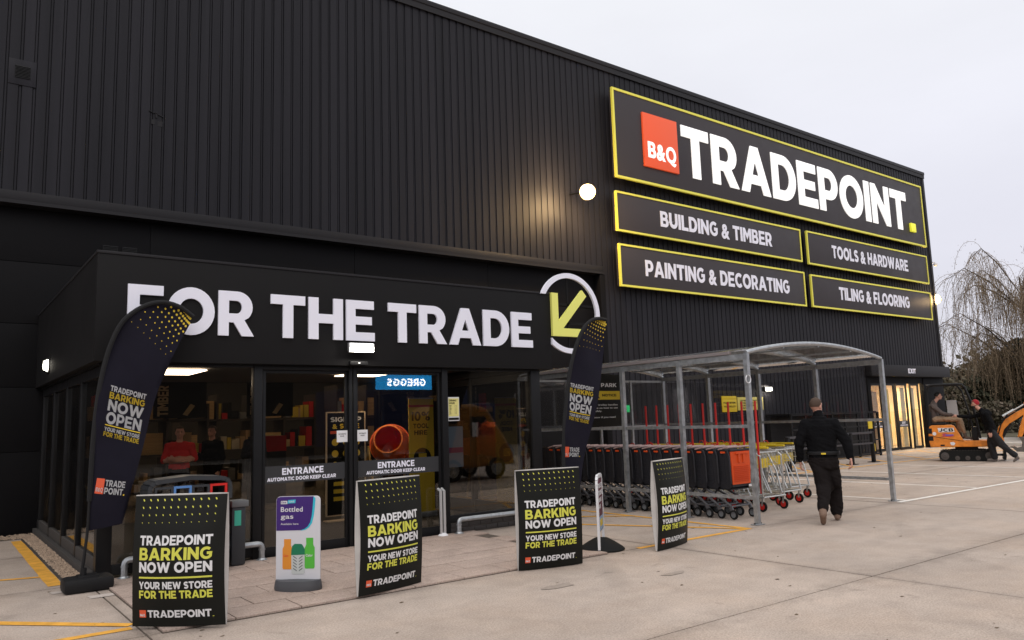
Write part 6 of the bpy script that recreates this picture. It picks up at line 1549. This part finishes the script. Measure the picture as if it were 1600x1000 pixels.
# palisade fence and gantry poles
t = thing('wire_fence', (47.0, 25.0, 0), 'grey green wire mesh fence with tall posts beyond the building corner', 'fence')
for i in range(9): MB().box(43+i*3.4-.05, 43+i*3.4+.05, 24.95, 25.05, 0, 3.3).build('fence_post', mat('fence_green', (.14, .20, .19), .6), t)
for z in (.4, 1.8, 3.2): MB().obox((43, 25, z), (70.2, 25, z), .05, .06).build('fence_rail', MATS['fence_green'], t)
b = MB()
for i in range(140): b.tube([(43+i*.195, 25.0, .1), (43+i*.195, 25.0, 3.2)], .012, 3, cap=False)
tag(b.build('fence_wires', MATS['fence_green'], t), kind='stuff')
t = thing('house', (92, 30, 0), 'distant brick house with a brown tiled roof at the right edge', 'house')
MB().box(88, 100, 22, 34, 0, 5.0).build('wall', mat('house_brick', (.20, .13, .10), .9, var=.2, vscale=6), t)
MB().prism([(21.4,4.9),(34.6,4.9),(28,9.2)], 87.5, 100.5, lambda y, z, d: (d, y, z)).build('roof', mat('roof_tile', (.10, .065, .05), .85, var=.25, vscale=5), t)
for y in (24, 27.5, 31): MB().box(87.9, 88.0, y, y+1.4, 2.8, 4.1).build('window', mat('house_window', (.25, .27, .3), .2), t)
for k, (x, y) in enumerate(((62, 22.5), (66, 21.0), (70, 19.5))):
    t = thing('parked_van', (x, y, 0), ('white van roof glimpsed between the trees, leftmost', 'white van roof glimpsed between the trees, middle', 'white van roof glimpsed between the trees, rightmost')[k], 'van', rz=R(10*k))
    vp_ = [(-2.3,.3),(-2.3,1.1),(-1.6,1.35),(-1.1,2.2),(2.3,2.25),(2.3,.3)]
    o = MB().prism(vp_, -.95, .95).build('body', mat('van_white', (.45, .45, .46), .4), t, world=False); q = o.modifiers.new('b', 'BEVEL'); q.width = .08; q.segments = 3
    MB().prism([(-1.58,1.4),(-1.15,2.05),(-.6,2.05),(-.6,1.4)], -.955, .955).build('side_window', MATS['car_glass'], t, world=False)
    for xx in (-1.5, 1.5):
        for sy in (-.85, .85):
            a, c = MB(), MB(); wheel(a, c, (xx, sy, .33), .33, .2, 'y'); a.f += [[q_+len(a.v) for q_ in f] for f in c.f]; a.v += c.v; a.mi += [1]*len(c.f); a.build('wheel', [M['rubber'], M['galv']], t, world=False)

# ================================================================== ACROSS THE CAR PARK (seen only as reflections in the glass)
t = thing('bakery_shop', (25, -28, 0), 'dark retail unit across the car park with a bright blue shop sign', 'shop')
MB().box(-30, 60, -40, -25.6, 0, 7.5).build('wall', mat('unit_dark', (.05, .045, .042), .8, var=.2, vscale=1), t)
MB().box(20, 32, -25.6, -25.4, 0, 3.6).build('shopfront', mat('unit_front', (.03, .035, .05), .3), t)
MB().box(23.3, 27.4, -25.35, -25.1, 3.95, 4.95).build('sign_panel', mat('blue_sign_glow', (.02, .25, .6), .5, emit=7, ecol=(.015, .26, .62)), t)
b = MB(); write(b, 'GREGGS', .50, lambda x, z, n: (26.9-x, -25.08+n, 4.2+z), width=2.9, depth=.02, gap=.16); b.build('sign_lettering', mat('white_sign_glow', (.8, .8, .8), .5, emit=16, ecol=(1, 1, 1)), t)
t = thing('food_van', (12.9, .8, 0), 'mustard vintage food van parked behind the viewer', 'van')
mu = mat('mustard_paint', (.36, .145, .012), .4)
vp_ = [(11.35,.35),(11.35,1.95),(11.6,2.15),(12.6,2.18),(13.1,2.05),(13.45,1.55),(13.75,1.15),(14.0,.75),(14.05,.4)]
o = MB().prism(vp_, .1, 1.7).build('body', mu, t); q = o.modifiers.new('b', 'BEVEL'); q.width = .12; q.segments = 4
MB().prism([(12.45,1.28),(12.45,1.82),(12.95,1.82),(13.22,1.45),(13.3,1.28)], .08, 1.72).build('side_window', MATS['car_glass'], t)
MB().box(12.5, 12.7, 1.725, 1.735, 1.25, 1.65).build('window_notice', M['paper'], t)
MB().box(13.9, 14.12, .2, 1.6, .38, .52, .03).build('bumper', M['galv'], t)
for y in (.45, 1.35): MB().ball((13.88, y, .82), .10, 10, 6).build('headlight', M['paper'], t)
for x in (11.85, 13.35):
    a, c = MB(), MB(); wheel(a, c, (x, 1.62, .33), .33, .18, 'y'); a.f += [[q_+len(a.v) for q_ in f] for f in c.f]; a.v += c.v; a.mi += [1]*len(c.f); a.build('wheel', [M['rubber'], M['galv']], t)
    a, c = MB(), MB(); wheel(a, c, (x, .18, .33), .33, .18, 'y'); a.f += [[q_+len(a.v) for q_ in f] for f in c.f]; a.v += c.v; a.mi += [1]*len(c.f); a.build('wheel', [M['rubber'], M['galv']], t)

t = thing('box_lorry', (18.5, -13.2, 0), 'dark blue box lorry parked across the car park behind the viewer', 'lorry')
MB().box(14.6, 21.6, -14.4, -12.1, .75, 3.3, .05).build('cargo_box', mat('lorry_blue', (.008, .02, .09), .5), t)
MB().box(21.7, 23.4, -14.3, -12.2, .55, 2.6, .12).build('cab', MATS['lorry_blue'], t)
MB().box(22.3, 23.2, -12.19, -12.17, 1.6, 2.3).build('side_window', MATS['car_glass'], t)
MB().box(14.8, 23.2, -13.9, -12.6, .5, .74).build('chassis', M['black'], t)
for x in (16.0, 17.2, 22.4):
    for y in (-14.1, -12.4):
        a, c = MB(), MB(); wheel(a, c, (x, y, .48), .48, .28, 'y'); a.f += [[q_+len(a.v) for q_ in f] for f in c.f]; a.v += c.v; a.mi += [1]*len(c.f); a.build('wheel', [M['rubber'], M['galv']], t)
